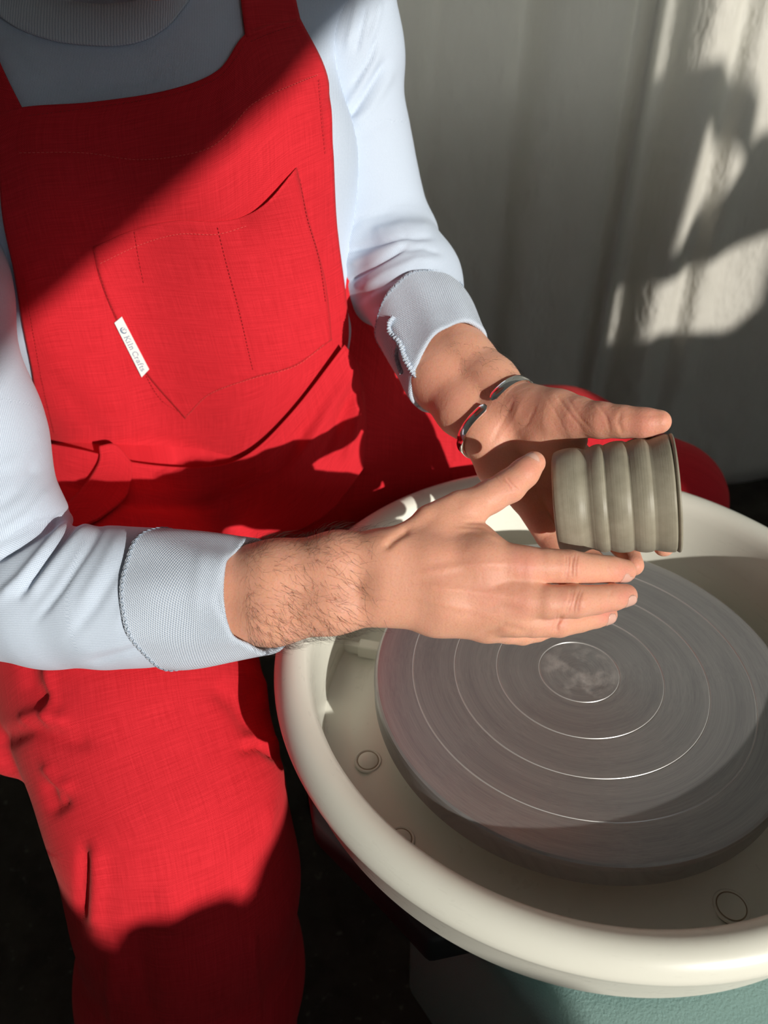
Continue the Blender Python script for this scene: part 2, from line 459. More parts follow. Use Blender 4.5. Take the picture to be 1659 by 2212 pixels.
PLUG, *_r, pl_ = new_mat('brown_seam', (0.36, 0.29, 0.20), 0.7)

# ------------------------------------------------------------------ the room
def box(bm, lo, hi):
    r = bmesh.ops.create_cube(bm, size=1)
    lo, hi = Vector(lo), Vector(hi)
    for v in r['verts']: v.co = Vector([lo[i] + (v.co[i] + 0.5) * (hi[i] - lo[i]) for i in range(3)])
    return r['verts']
bm = bmesh.new(); box(bm, (-2.4, -2.9, -0.15), (2.8, 4.0, FLOOR_Z)); tag(bm_obj('floor', bm, FLOOR), 'dark speckled studio floor', kind='structure')
bm = bmesh.new(); box(bm, (-2.5, 1.31, FLOOR_Z), (2.9, 1.47, 0.80)); tag(bm_obj('low_shade_wall', bm, WALL), 'added low wall that darkens the lower curtain from behind', kind='structure')  # unseen wall, added to keep backlight off the lower curtain
bm = bmesh.new(); box(bm, (-2.5, -2.0, FLOOR_Z), (-2.4, 1.6, 2.6)); tag(bm_obj('wall_left', bm, WALL), 'plain studio wall beside the potter', kind='structure')
bm = bmesh.new(); box(bm, (2.8, -2.0, FLOOR_Z), (2.9, 1.6, 2.6)); tag(bm_obj('wall_right', bm, WALL), 'plain studio wall', kind='structure')
bm = bmesh.new(); box(bm, (-2.5, -2.02, 2.6), (2.9, 1.6, 2.7)); tag(bm_obj('ceiling', bm, WALL), 'plain studio ceiling', kind='structure')
# curtain with real vertical folds
def curtain():
    xs = np.linspace(-2.35, 2.75, 760); zs = np.linspace(FLOOR_Z + 0.01, 2.58, 60)
    X, Z = np.meshgrid(xs, zs)
    Yv = 1.15 + 0.018 * np.sin(X * 9 + 0.6 + 0.15 * Z) + 0.010 * np.sin(X * 23 + 1.0)
    for px, w, a in ((930, .02, .012), (1020, .05, -.012), (1135, .022, .022), (1190, .04, -.018), (1290, .05, -.012), (1372, .012, .026), (1392, .016, -.026),
                     (1440, .02, .022), (1510, .035, -.03), (1585, .02, .022), (1630, .03, -.016)):
        x0 = Wy(px, 120, 1.15)[0]
        lean = 0.05 * (Z - 0.9)
        Yv += a * np.exp(-((X - x0 - lean * (0.5 if px < 1250 else 0.1)) / w) ** 2)
    V = np.stack([X, Yv, Z], -1).reshape(-1, 3)
    o = mesh_obj('curtain', V, grid_faces(760, 60), CURT)
    s = o.modifiers.new('t', 'SOLIDIFY'); s.thickness = 0.003
    tag(o, 'pale grey cotton curtain hanging in soft folds behind the potter', 'curtain')
curtain()

# window wall on the sunny side, behind the camera
YW = -1.9
def slab(bm, x0, x1, z0, z1, y0=YW - 0.12, y1=YW): box(bm, (x0, y0, z0), (x1, y1, z1))
bm = bmesh.new()
slab(bm, -2.5, 0.50, FLOOR_Z, 2.6); slab(bm, 0.50, 1.58, FLOOR_Z, 1.05); slab(bm, 0.50, 1.58, 2.2, 2.6); slab(bm, 1.58, 2.255, FLOOR_Z, 2.6)
slab(bm, 2.255, 2.62, FLOOR_Z, 1.545); slab(bm, 2.255, 2.62, 2.35, 2.6); slab(bm, 2.62, 2.8, FLOOR_Z, 2.6)
tag(bm_obj('wall_front', bm, WALL), 'wall with the two windows that let in the low sun', kind='structure')
def poly_solid(name, pts, y0, y1, mat, parent):
    bm = bmesh.new(); f = bm.faces.new([bm.verts.new((x, y0, z)) for x, z in pts])
    r = bmesh.ops.extrude_face_region(bm, geom=[f])
    for v in r['geom']:
        if isinstance(v, bmesh.types.BMVert): v.co.y = y1
    bmesh.ops.recalc_face_normals(bm, faces=bm.faces[:])
    return bm_obj(name, bm, mat, parent)
bm = bmesh.new(); box(bm, (0.46, YW, 1.03), (1.70, YW + 0.14, 1.06)); win1 = bm_obj('window_1', bm, WALL); win1['kind'] = 'structure'
# unseen drape added in the window, its slanted edge shades the upper torso
nx_, nz_ = 60, 30; dv = []
for j in range(nz_):
    for i in range(nx_):
        u, t = i / (nx_ - 1), j / (nz_ - 1)
        x = 0.42 + u * 1.30; zl = min(1.63 + (x - 0.817) * 0.725, 2.24); zl = 1.45 + (x - .42) * .45 if x < 0.60 else zl
        dv.append((x, YW + 0.03 + 0.012 * math.sin(38 * x - 9 * t), zl + t * (2.26 - zl)))
shade_drape = mesh_obj('drape', np.array(dv), grid_faces(nx_, nz_), CURT, win1); shade_drape.modifiers.new('t', 'SOLIDIFY').thickness = 0.004
for x, r_, zt_ in ((0.555, .075, 1.104), (0.712, .058, 1.112), (0.868, .082, 1.140)):  # unseen pots added on the sill, heights set the shadow on the leg
    V, Fq = lathe([(0, 1.06), (r_ * .7, 1.06), (r_ * .9, 1.08), (r_, (1.06 + zt_) / 2), (r_ * .97, zt_ - .015), (r_ * .80, zt_), (r_ * .75, zt_), (r_ * .86, 1.08), (0, 1.07)], 40, (x, YW + 0.07, 0))
    mesh_obj('shade_pot', V, Fq, WALL, win1)
bm = bmesh.new(); box(bm, (2.22, YW, 1.505), (2.66, YW + 0.12, 1.545)); win2 = bm_obj('window_2', bm, WALL); win2['kind'] = 'structure'
SH = (-0.325, -0.217)
for pts in ([(2.48, 2.24), (2.55, 2.295), (2.62, 2.31), (2.68, 2.295), (2.73, 2.25), (2.75, 2.16), (2.735, 2.145), (2.625, 2.215), (2.60, 1.96), (2.55, 1.93), (2.42, 1.90), (2.42, 2.2)],
            [(2.735, 2.145), (2.76, 2.20), (2.92, 2.22), (2.92, 2.04), (2.84, 2.01), (2.74, 1.97), (2.63, 1.92), (2.42, 1.86), (2.42, 1.95), (2.55, 1.95), (2.60, 1.96)],
            [(2.92, 1.80), (2.86, 1.86), (2.80, 1.79), (2.74, 1.765), (2.66, 1.80), (2.60, 1.72), (2.92, 1.70)]):
    poly_solid('shade_cutout', [(x + SH[0], z + SH[1]) for x, z in pts], YW + 0.02, YW + 0.026, TEAL, win2)  # added flat cutouts, outlined to shape the sun patches on the curtain


# ------------------------------------------------------------------ pottery wheel
wheel = bpy.data.objects.new('pottery_wheel', None); scene.collection.objects.link(wheel); wheel.location = (0, 0, 0)
tag(wheel, 'pottery wheel with brushed metal head in a cream splash pan on teal housing', 'pottery wheel')
R0 = 0.178
def wheel_head():
    prof = [(0.0, 0.0)]
    for fr in (0.192, 0.398, 0.605, 0.809):
        r = R0 * fr; prof += [(r - 0.0007, 0), (r - 0.0002, -0.0006), (r + 0.0002, -0.0006), (r + 0.0007, 0)]
    prof += [(R0 - 0.006, 0), (R0 - 0.003, -0.0004), (R0 - 0.0012, -0.0016), (R0, -0.0045), (R0 + .0002, -0.006), (R0, -0.0235), (R0 - 0.002, -0.025), (0.05, -0.025)]
    V, Fq = lathe(prof, 256)
    o = mesh_obj('wheel_head', V, Fq, [ALU, GROOVE_GLINT], wheel, smooth=True)
    o.data.polygons.foreach_set('material_index', [1 if (k % 4 in (1, 2, 3) and k < 16) else 0 for k in np.arange(len(Fq)) // 256]); o.location = (0, 0, WHEEL_Z)
    o.data.set_sharp_from_angle(angle=math.radians(20))
    o['label'] = 'brushed aluminium wheel head with turned rings'
    V, Fq = lathe([(0.035, -0.025), (0.035, -0.2), (0.0, -0.2)], 32)
    s = mesh_obj('shaft', V, Fq, BLACK, wheel); s.location = (0, 0, WHEEL_Z)
wheel_head()
PAN_C = (0.003, 0.001)
def splash_pan():
    prof = [(0.045, -0.020), (0.045, -0.058), (0.10, -0.060), (0.192, -0.060), (0.200, -0.063), (0.2190, -0.063), (0.2270, -0.059), (0.2283, -0.0450), (0.2319, 0.0100), (0.2337, 0.0250), (0.2356, 0.0325), (0.2391, 0.0375), (0.2446, 0.0405),
            (0.2506, 0.0408), (0.2561, 0.0385), (0.2603, 0.0345), (0.2633, 0.0295), (0.2643, 0.0250), (0.2635, 0.0220), (0.2611, 0.0205), (0.2531, 0.0202), (0.2516, 0.0185), (0.2509, -0.0250), (0.2496, -0.0275), (0.2461, -0.0280), (0.2371, -0.0280), (0.2346, -0.0520), (0.2271, -0.0650), (0.10, -0.066), (0.049, -0.064), (0.049, -0.020)]
    V, Fq = lathe(prof, 220, closed=True)
    V = V + np.array([PAN_C[0], PAN_C[1], WHEEL_Z])
    o = mesh_obj('splash_pan', V, Fq[:, ::-1], WHITE_P, wheel); o['label'] = 'cream plastic splash pan with rounded rim'
    o.data.set_sharp_from_angle(angle=math.radians(48))
    zf = WHEEL_Z - 0.060
    def plug(px, py, r, wall=False):
        p = Wz(px, py, zf)
        V, Fq = lathe([(0.0, 0.0010), (r - 0.0012, 0.0010), (r - 0.0004, 0.0006), (r, -0.001)], 36, (p[0], p[1], zf))
        q = mesh_obj('drain_plug', V, Fq, WHITE_P, o); q.data.set_sharp_from_angle(angle=math.radians(35))
        V, Fq = lathe([(r - 0.0002, 0.0000), (r + 0.0008, 0.0002), (r + 0.0016, 0.0009), (r + 0.0026, 0.0006), (r + 0.003, -0.001)], 36, (p[0], p[1], zf))
        mesh_obj('plug_ring', V, Fq, WHITE_P, o)
        V, Fq = lathe([(r - 0.0004, 0.0004), (r + 0.0006, 0.0004)], 36, (p[0], p[1], zf)); mesh_obj('brown_ring', V, Fq, PLUG, o)  # last piece: flat brown ring along the plug edge
    plug(866, 1812, 0.0085); plug(1580, 1958, 0.0105); plug(795, 1643, 0.0090)
    # split seam of the two pan halves, with its clip
    a, b = Wz(722, 1398, zf), Wz(815, 1414, zf)
    d = (b - a) / np.linalg.norm(b - a); pr = np.array([-d[1], d[0], 0])
    def bar(name, t0, t1, w, h):
        bm = bmesh.new(); vs_ = box(bm, (0, 0, 0), (1, 1, 1))
        for v in vs_:
            p = a + d * (t0 + (t1 - t0) * v.co.x) + pr * (v.co.y - 0.5) * w; v.co = (p[0], p[1], zf - 0.002 + h * v.co.z)
        bmesh.ops.bevel(bm, geom=bm.edges[:], offset=0.0012, segments=2, affect='EDGES', profile=0.5)
        bm_obj(name, bm, WHITE_P, o)
    bar('seam_ridge', -0.004, 0.11, 0.006, 0.012); bar('seam_clip', 0.026, 0.060, 0.012, 0.015)
    # low moulded step beside the seam
    bm = bmesh.new()
    pts = [Wz(700, 1535, zf), Wz(830, 1560, zf), Wz(850, 1660, zf), Wz(760, 1700, zf), Wz(715, 1640, zf)]
    return o
splash_pan()
def prism(name, pts, z0, z1, mat, parent, bev=0.008, seg=3):
    bm = bmesh.new()
    vs_ = [bm.verts.new((p[0], p[1], z0)) for p in pts]
    f = bm.faces.new(vs_); r = bmesh.ops.extrude_face_region(bm, geom=[f])
    for v in r['geom']:
        if isinstance(v, bmesh.types.BMVert): v.co.z = z1
    bmesh.ops.recalc_face_normals(bm, faces=bm.faces[:])
    bmesh.ops.bevel(bm, geom=bm.edges[:], offset=bev, segments=seg, affect='EDGES', profile=0.5)
    o = bm_obj(name, bm, mat, parent, smooth=True); o.data.set_sharp_from_angle(angle=math.radians(50)); return o
zt = WHEEL_Z - 0.085
A, B = Wz(1045, 2035, zt), Wz(1200, 2238, zt)
dirn = (B - A) / np.linalg.norm(B - A); nrm = np.array([-dirn[1], dirn[0], 0])
if nrm[0] < 0: nrm = -nrm
h = prism('housing', [A - dirn * 0.10, B + dirn * 0.13, B + dirn * 0.13 + nrm * 0.36, A - dirn * 0.10 + nrm * 0.44], 0.16, zt, TEAL, wheel, 0.014, 4)
h['label'] = 'teal textured housing under the pan'
bc = [Wz(*p, 0.415) for p in ((668, 1740), (680, 1820), (693, 1836), (800, 1945), (926, 2083))]
prism('belt_cover', [bc[0] + np.array([0.03, 0.18, 0])] + bc + [A + nrm * 0.05 + dirn * 0.02, A + nrm * 0.10 - dirn * 0.3], 0.415, 0.450, BLACK, wheel, 0.004, 2)
for sx, sy, _z in (A - dirn * .05 + nrm * .06, B + dirn * .08 + nrm * .06, B + dirn * .08 + nrm * .30, A - dirn * .05 + nrm * .37):
    bm = bmesh.new(); bmesh.ops.create_cone(bm, cap_ends=True, segments=20, radius1=0.022, radius2=0.026, depth=0.17 - FLOOR_Z)
    o = bm_obj('leg', bm, BLACK, wheel, smooth=False); o.location = (sx, sy, (0.17 + FLOOR_Z) / 2)

# ------------------------------------------------------------------ clay cup
cupA, cupB = W(1202, 1084, 0.606), W(1461, 1064, 0.582)
cz = (cupB - cupA); CUP_L = np.linalg.norm(cz); cz /= CUP_L
cx = np.cross(cz, [0, 0, 1.0]); cx /= np.linalg.norm(cx); cy = np.cross(cz, cx)
CUP_AX = np.stack([cx, cy, cz], 1)
def cup():
    ctl = [(0.0, 35.8), (0.010, 37.2), (0.04, 38.5), (0.10, 39.6), (0.16, 39.9), (0.21, 39.5), (0.25, 38.3), (0.28, 37.9), (0.31, 38.9), (0.35, 40.3), (0.39, 40.8), (0.415, 40.3), (0.428, 39.7), (0.445, 40.2), (0.49, 41.5), (0.54, 42.0), (0.59, 41.7),
           (0.612, 41.0), (0.622, 40.7), (0.64, 41.3), (0.68, 42.4), (0.73, 42.9), (0.77, 42.5), (0.788, 41.8), (0.80, 41.7), (0.83, 42.3), (0.88, 43.3), (0.93, 43.8), (0.955, 43.7), (0.964, 43.0), (0.967, 42.2), (0.972, 43.4), (0.985, 44.2), (0.997, 44.0), (1.0, 43.2)]
    t = np.array([c[0] for c in ctl]); r = np.array([c[1] for c in ctl])
    dense = []
    for i in range(len(t) - 1):
        for s in np.linspace(0, 1, 5)[:-1]:
            dense.append((cr1(r, [(i + s) / (len(t) - 1)])[0] / 1000, (t[i] + s * (t[i + 1] - t[i])) * CUP_L))
    dense.append((0.0434, CUP_L))
    inner = [(0.0405, CUP_L), (0.0395, CUP_L - 0.004), (0.038, CUP_L * 0.6), (0.034, CUP_L * 0.2), (0.030, 0.010), (0.0, 0.008)]
    bottom = [(0.0, 0.0), (0.030, 0.0), (0.034, -0.0004)]
    prof = bottom + dense + inner
    V, Fq = lathe(prof, 160)
    n = 160
    th = np.tile(np.linspace(0, 2 * math.pi, n, endpoint=False), len(prof))
    # hand-thrown wobble
    rr = 1 + 0.006 * np.sin(2 * th + 30 * V[:, 2]) + 0.003 * np.sin(3 * th + 55 * V[:, 2]); V[:, :2] *= rr[:, None]
    attr = np.stack([np.cos(th) * 0.04, np.sin(th) * 0.04, V[:, 2]], -1)
    Vw = V @ CUP_AX.T + cupA
    if (normals(Vw, Fq) * (Vw - (cupA + cz * CUP_L / 2)))[len(bottom) * n:(len(bottom) + 20) * n].sum() < 0: Fq = Fq[:, ::-1]
    o = mesh_obj('clay_cup', Vw, Fq, CLAY, attrs={'cup': attr}); o.data.set_sharp_from_angle(angle=math.radians(60))
    tag(o, 'unfired grey clay cup with rounded throwing ridges held between both hands', 'cup')
cup()

# ------------------------------------------------------------------ the potter: skin
HAND_R = Field()
HAND_R.px([(440, 1262, .590, 27), (600, 1245, .566, 25), (730, 1216, .556, 21), (840, 1203, .552, 18.5)], .010)
HAND_R.px([(430, 1318, .592, 27), (590, 1317, .568, 24.5), (720, 1303, .558, 20.5), (830, 1292, .556, 18)], .010)
HAND_R.px([(835, 1204, .552, 18.5), (930, 1212, .550, 18), (1040, 1214, .546, 16.5), (1130, 1224, .543, 13.5)], .010)
HAND_R.px([(840, 1245, .549, 17), (960, 1270, .545, 16), (1125, 1292, .540, 13.0)], .010)
HAND_R.px([(840, 1275, .551, 17), (960, 1305, .548, 15.5), (1110, 1334, .545, 12.6)], .010)
HAND_R.px([(835, 1295, .555, 17), (940, 1325, .555, 14.2), (1050, 1350, .556, 12.0)], .010)
HAND_R.px([(880, 1200, .556, 16), (950, 1138, .563, 15), (1010, 1100, .567, 13.3)], .010)
HAND_R.px([(960, 1180, .557, 13), (1050, 1180, .553, 10.5)], .010)
HAND_R.px([(990, 1142, .563, 12), (1035, 1160, .559, 9.5)], .008)
HAND_R.px([(1010, 1100, .567, 13.3), (1060, 1072, .571, 11.4), (1100, 1050, .574, 11.4), (1132, 1022, .577, 10.2), (1153, 1000, .579, 8.6)], .005)
HAND_R.px([(856, 1160, .549, 5.5), (920, 1115, .556, 5.5), (985, 1080, .563, 5.5)], .006)
FING_R = Field()
FING_R.px([(1110, 1222, .544, 13.4), (1175, 1222, .544, 12.1), (1230, 1225, .546, 12.0), (1275, 1228, .552, 10.4), (1318, 1230, .558, 9.6), (1349, 1233, .563, 8.3)], .0012)
FING_R.px([(1115, 1292, .541, 12.8), (1180, 1300, .537, 11.6), (1242, 1299, .538, 11.6), (1285, 1296, .544, 10.2), (1325, 1290, .550, 9.4), (1352, 1286, .555, 8.0)], .0012)
FING_R.px([(1100, 1334, .546, 12.2), (1150, 1342, .546, 11.2), (1207, 1343, .550, 10.9), (1250, 1337, .557, 9.6), (1285, 1330, .563, 9.0), (1310, 1327, .568, 7.8)], .0012)
FING_R.px([(1050, 1350, .556, 11.6), (1095, 1361, .561, 9.8), (1128, 1366, .567, 9.2), (1160, 1362, .575, 8.3), (1190, 1354, .583, 7.4)], .0012)

HAND_L = Field()
HAND_L.px([(905, 640, .760, 30), (1000, 782, .700, 27), (1060, 830, .678, 23), (1106, 874, .660, 19.5)], .010)
HAND_L.px([(880, 660, .760, 30), (948, 818, .700, 26.5), (1000, 885, .678, 22), (1043, 927, .664, 18.5)], .010)
HAND_L.px([(1104, 878, .659, 19.5), (1150, 890, .645, 20), (1205, 898, .628, 19), (1250, 903, .616, 15.5)], .010)
HAND_L.px([(1085, 905, .661, 19), (1160, 950, .658, 18), (1235, 985, .664, 14.5)], .010)
HAND_L.px([(1070, 920, .663, 19), (1140, 985, .666, 16), (1215, 1032, .670, 14)], .010)
HAND_L.px([(1052, 935, .663, 18), (1105, 1000, .668, 16), (1180, 1070, .672, 13.5)], .010)
HAND_L.px([(1040, 940, .662, 17), (1075, 1010, .662, 15.5), (1132, 1073, .666, 12.5)], .010)
HAND_L.px([(1170, 940, .640, 14), (1240, 950, .645, 11)], .010)
HAND_L.px([(1250, 903, .612, 15.5), (1300, 908, .598, 12.8), (1345, 911, .588, 11.2), (1390, 914, .581, 10.4), (1424, 911, .577, 8.7)], .006)
FING_L = Field()
FING_L.px([(1235, 985, .664, 13.5), (1340, 1060, .660, 11.3), (1412, 1140, .645, 9.5), (1434, 1180, .630, 8.2)], .0012)
FING_L.px([(1215, 1032, .670, 13.2), (1300, 1130, .664, 11.3), (1355, 1192, .646, 9.6), (1368, 1221, .630, 8.4)], .0012)
FING_L.px([(1180, 1070, .672, 12.6), (1238, 1165, .672, 10.8), (1280, 1210, .655, 9.2), (1300, 1226, .642, 8)], .0012)
FING_L.px([(1132, 1073, .666, 12), (1182, 1160, .664, 9.6), (1215, 1205, .650, 8.4), (1235, 1215, .640, 7.5)], .0012)

def skin_part(fields, vx, segs, flush):
    V, Fq = field_mesh(fields, vx, 0.005, 2)
    V = relief(V, Fq, segs)
    P = proj(V); fl = np.zeros(len(V))
    for x, y, r, a in flush: fl = np.maximum(fl, a * np.exp(-((P[:, 0] - x) ** 2 + (P[:, 1] - y) ** 2) / r ** 2))
    return V, Fq, fl
segsR = []
def knuckle(x, y, h, ang, n=5, gap=6.5, w=2.4, amp=-0.85):
    c, s = math.cos(ang), math.sin(ang)
    for i in range(n):
        o = (i - (n - 1) / 2) * gap; bow = 5 * (1 if o > 0 else -1)
        pts = [(x + o + bow * (1 - abs(t)) * -0.6 + c * 0 + -s * h * t, y + c * h * t) for t in (-1, -.4, .2, 1)]
        segsR.append((pts, w, amp * (1 if i % 2 else 0.7)))
knuckle(1233, 1224, 27, 0.10); knuckle(1240, 1299, 27, 0.25); knuckle(1203, 1347, 20, 0.35, 3); 
knuckle(1096, 1046, 22, -0.75, 4, 8)
knuckle(1312, 1230, 17, 0.05, 2, 6, 2, -.3); knuckle(1316, 1291, 17, 0.2, 2, 6, 2, -.3)
segsR += [([(830, 1185), (850, 1165), (885, 1140)], 9, -2.2), ([(1000, 1330), (1080, 1310), (1130, 1318)], 9, -0.8), ([(1030, 1375), (1090, 1352), (1140, 1365)], 7, -0.8),
          ([(1060, 1268), (1110, 1252), (1150, 1258)], 10, -0.8), ([(1000, 1128), (1045, 1128), (1090, 1160)], 4, -0.7), ([(985, 1142), (1040, 1146), (1080, 1170)], 4, 0.6),
          ([(900, 1240), (1000, 1222), (1110, 1218)], 10, 0.7), ([(900, 1265), (1010, 1278), (1110, 1290)], 9, 0.7), ([(900, 1290), (1000, 1315), (1080, 1332)], 9, 0.6),
          ([(700, 1240), (760, 1232), (830, 1235)], 16, -0.4)]
flR = [(1135, 1222, 40, .7), (1125, 1300, 34, .55), (1232, 1224, 28, .5), (1242, 1299, 26, .55), (1205, 1348, 24, .5), (1105, 1045, 30, .4), (1350, 1236, 26, .8), (1355, 1287, 26, .85), (1315, 1328, 26, .8), (1150, 1005, 36, .6), (1060, 1280, 60, .3), (985, 1220, 80, .2)]
segsL = [([(1060, 960), (1095, 895), (1110, 860)], 5, -0.45), ([(1075, 955), (1110, 905), (1125, 870)], 5, 0.30), ([(1095, 950), (1140, 915), (1160, 870)], 4, -0.25), ([(1200, 850), (1235, 900), (1260, 930)], 3.5, -0.35), ([(1225, 858), (1255, 905), (1280, 930)], 3.5, -0.30),
         ([(1175, 850), (1205, 900), (1225, 940)], 3.5, -0.20), ([(1290, 872), (1310, 900), (1318, 932)], 4, -0.40), ([(1342, 888), (1335, 912), (1345, 938)], 6, -0.65), ([(1360, 890), (1395, 898), (1440, 893)], 5, -0.30), ([(1012, 860), (1030, 890), (1052, 900)], 8, 0.30), ([(985, 850), (1040, 885)], 7, -0.25)]
flL = [(1400, 905, 60, .75), (1250, 900, 60, .35), (1300, 905, 40, .5), (1120, 900, 60, .3), (950, 860, 70, .35), (1370, 1225, 30, .4), (1150, 1130, 60, .6)]
VR, FR, fR = skin_part([HAND_R, FING_R], 0.00085, segsR, flR)
VL, FL, fL = skin_part([HAND_L, FING_L], 0.00095, segsL, flL)

# the body inside the clothes (torso, shoulders, legs, feet) and the bent head
TORSO = Field()
SH_L, SH_R = W(735, -40, .745), W(-180, 190, .70)
PELV = np.array([-0.36, 0.36, 0.52])
TORSO.xyz([(-0.44, 0.36, 0.52, .125), (-0.46, 0.35, 0.70, .112), (-0.465, 0.335, 0.86, .115)], .05)
TORSO.xyz([(-0.29, 0.36, 0.52, .125), (-0.30, 0.35, 0.70, .112), (-0.305, 0.335, 0.86, .115)], .05)
TORSO.xyz([(*SH_R, .062), (-0.42, 0.34, 0.935, .075), (-0.35, 0.34, 0.935, .075), (*SH_L, .049)], .05)
HIP_R, HIP_L = np.array([-0.45, 0.30, 0.52]), np.array([-0.27, 0.34, 0.52])
KN_R, KN_L = W(372, 1765, .705), W(1405, 1100, .965)
LEGS = Field()
for hp, kn, ft in ((HIP_R, KN_R, (KN_R[0] - 0.01, KN_R[1] + 0.02, 0.0)), (HIP_L, KN_L, (KN_L[0] - 0.02, KN_L[1] + 0.04, 0.0))):
    mid_ = W(1080, 1006, 1.012) if kn is KN_L else (hp + kn) / 2
    LEGS.xyz([(*hp, .070), (*mid_, .055), (*kn, .046)], .02)
    LEGS.xyz([(*kn, .048), (kn[0], kn[1] + .015, kn[2] * .6 + .0, .046), (*ft, .040)], .02)
    d = kn - hp; d[2] = 0; d /= np.linalg.norm(d)
    LEGS.xyz([(ft[0], ft[1], FLOOR_Z + .05, .040), (ft[0] + d[0] * .14, ft[1] + d[1] * .14, FLOOR_Z + .03, .028)], .02)
HEAD = Field()
chin = W(345, 11, .520)
fdir = np.array([0.22, -0.66, -0.72]); fdir /= np.linalg.norm(fdir)
hx = np.cross(fdir, [0, 0, 1.0]); hx /= np.linalg.norm(hx); hu = np.cross(hx, fdir)
def HP(x, f, u): return chin + hx * x + fdir * f + hu * u
HEAD.xyz([(-0.385, 0.375, 0.955, .050), (*HP(0, -.135, .075), .050), (*HP(0, -.105, .10), .055)], .012)
HEAD.xyz([(*HP(0, -.095, .135), .090), (*HP(0, -.055, .135), .082)], .03)
HEAD.xyz([(*HP(0, -.018, .012), .020), (*HP(0, -.03, .07), .048)], .03)
for s in (-1, 1):
    HEAD.xyz([(*HP(.028 * s, -.022, .018), .016), (*HP(.056 * s, -.085, .055), .018)], .025)
    HEAD.xyz([(*HP(.030 * s, -.008, .092), .017)], .02)
    HEAD.xyz([(*HP(.032 * s, 0.012, .135), .010), (*HP(.012 * s, 0.020, .135), .010)], .012)
    HEAD.xyz([(*HP(.078 * s, -.085, .085), .008), (*HP(.088 * s, -.095, .105), .010), (*HP(.086 * s, -.097, .125), .010)], .006)
HEAD.xyz([(*HP(0, .018, .128), .008), (*HP(0, .034, .090), .011)], .010)
HEAD.xyz([(*HP(-.012, .010, .052), .007), (*HP(.012, .010, .052), .007)], .008)
HEAD.xyz([(*HP(-.010, .009, .040), .008), (*HP(.010, .009, .040), .008)], .006)
UPARM = Field()
EL_R, EL_L = W(20, 1285, .640), W(842, 520, .80)
UPARM.xyz([(*SH_L, .034), (*W(768, 300, .785), .030), (*EL_L, .030), (*W(905, 640, .765), .032)], .01)
UPARM.xyz([(*SH_R, .045), (*EL_R, .036), (*W(440, 1290, .592), .032)], .01)
NECKB = Field(); NECKB.prims = TORSO.prims[:0]
NECKB.xyz([(-0.43, 0.37, 0.55, .085), (-0.44, 0.36, 0.82, .085)], .05).xyz([(-0.31, 0.37, 0.55, .085), (-0.32, 0.36, 0.82, .085)], .05)
NECKB.xyz([(*SH_R, .045), (-0.42, 0.35, 0.93, .06), (-0.35, 0.35, 0.93, .06), (*SH_L, .045)], .05)
VB, FB = field_mesh([NECKB, LEGS, UPARM, HEAD], 0.006, 0.02, 2)
off1, off2 = len(VR), len(VR) + len(VL)
bodyV = np.concatenate([VR, VL, VB]); bodyF = np.concatenate([FR, FL + off1, FB + off2])
person = mesh_obj('person', bodyV, bodyF, SKIN, attrs={'flush': np.concatenate([fR, fL, np.full(len(VB), .15)])})
tag(person, 'person in red linen apron and blue sweatshirt seated at the wheel holding a cup', 'person')

def fingernail(tip, back, side_hint, r, length, wid=0.95, roll=0.0):
    t = tip - back; t /= np.linalg.norm(t)
    view = CAM - tip; nn = view - (view @ t) * t; nn /= np.linalg.norm(nn)
    sd = np.cross(t, nn); c, s = math.cos(roll), math.sin(roll)
    nn, sd = nn * c + sd * s, sd * c - nn * s
    V = []; nu, nv = 11, 9
    for j in range(nv):
        v = j / (nv - 1) * 2 - 1
        for i in range(nu):
            u = i / (nu - 1) * 2 - 1
            hw = wid * (1 - 0.30 * abs(v) ** 3.5)
            a = u * hw
            along = v * length / 2 + (-(u ** 2) * length * 0.14 if v > 0 else u ** 2 * length * .05)
            rr = r * (1 - 0.05 * (v + 1)) + .0002
            V.append(tip + t * along + nn * (rr * math.cos(a)) + sd * (rr * math.sin(a)))
    Fq = grid_faces(nu, nv); V = np.array(V)
    if (normals(V, Fq) @ nn).sum() < 0: Fq = Fq[:, ::-1]
    o = mesh_obj('fingernail', V, Fq, NAIL, person)
    m = o.modifiers.new('t', 'SOLIDIFY'); m.thickness = 0.0007; m.offset = 1
fingernail(W(1146, 1006, .5785), W(1110, 1042, .575), None, .0087, .0120, 0.9, -0.40)
fingernail(W(1343, 1233, .5625), W(1310, 1230, .557), None, .0083, .0092, 0.70, 0.78)
fingernail(W(1349, 1286, .5545), W(1318, 1291, .549), None, .0080, .0090, 0.70, 0.78)
fingernail(W(1306, 1327, .5675), W(1276, 1332, .5615), None, .0078, .0086, 0.70, 0.72)

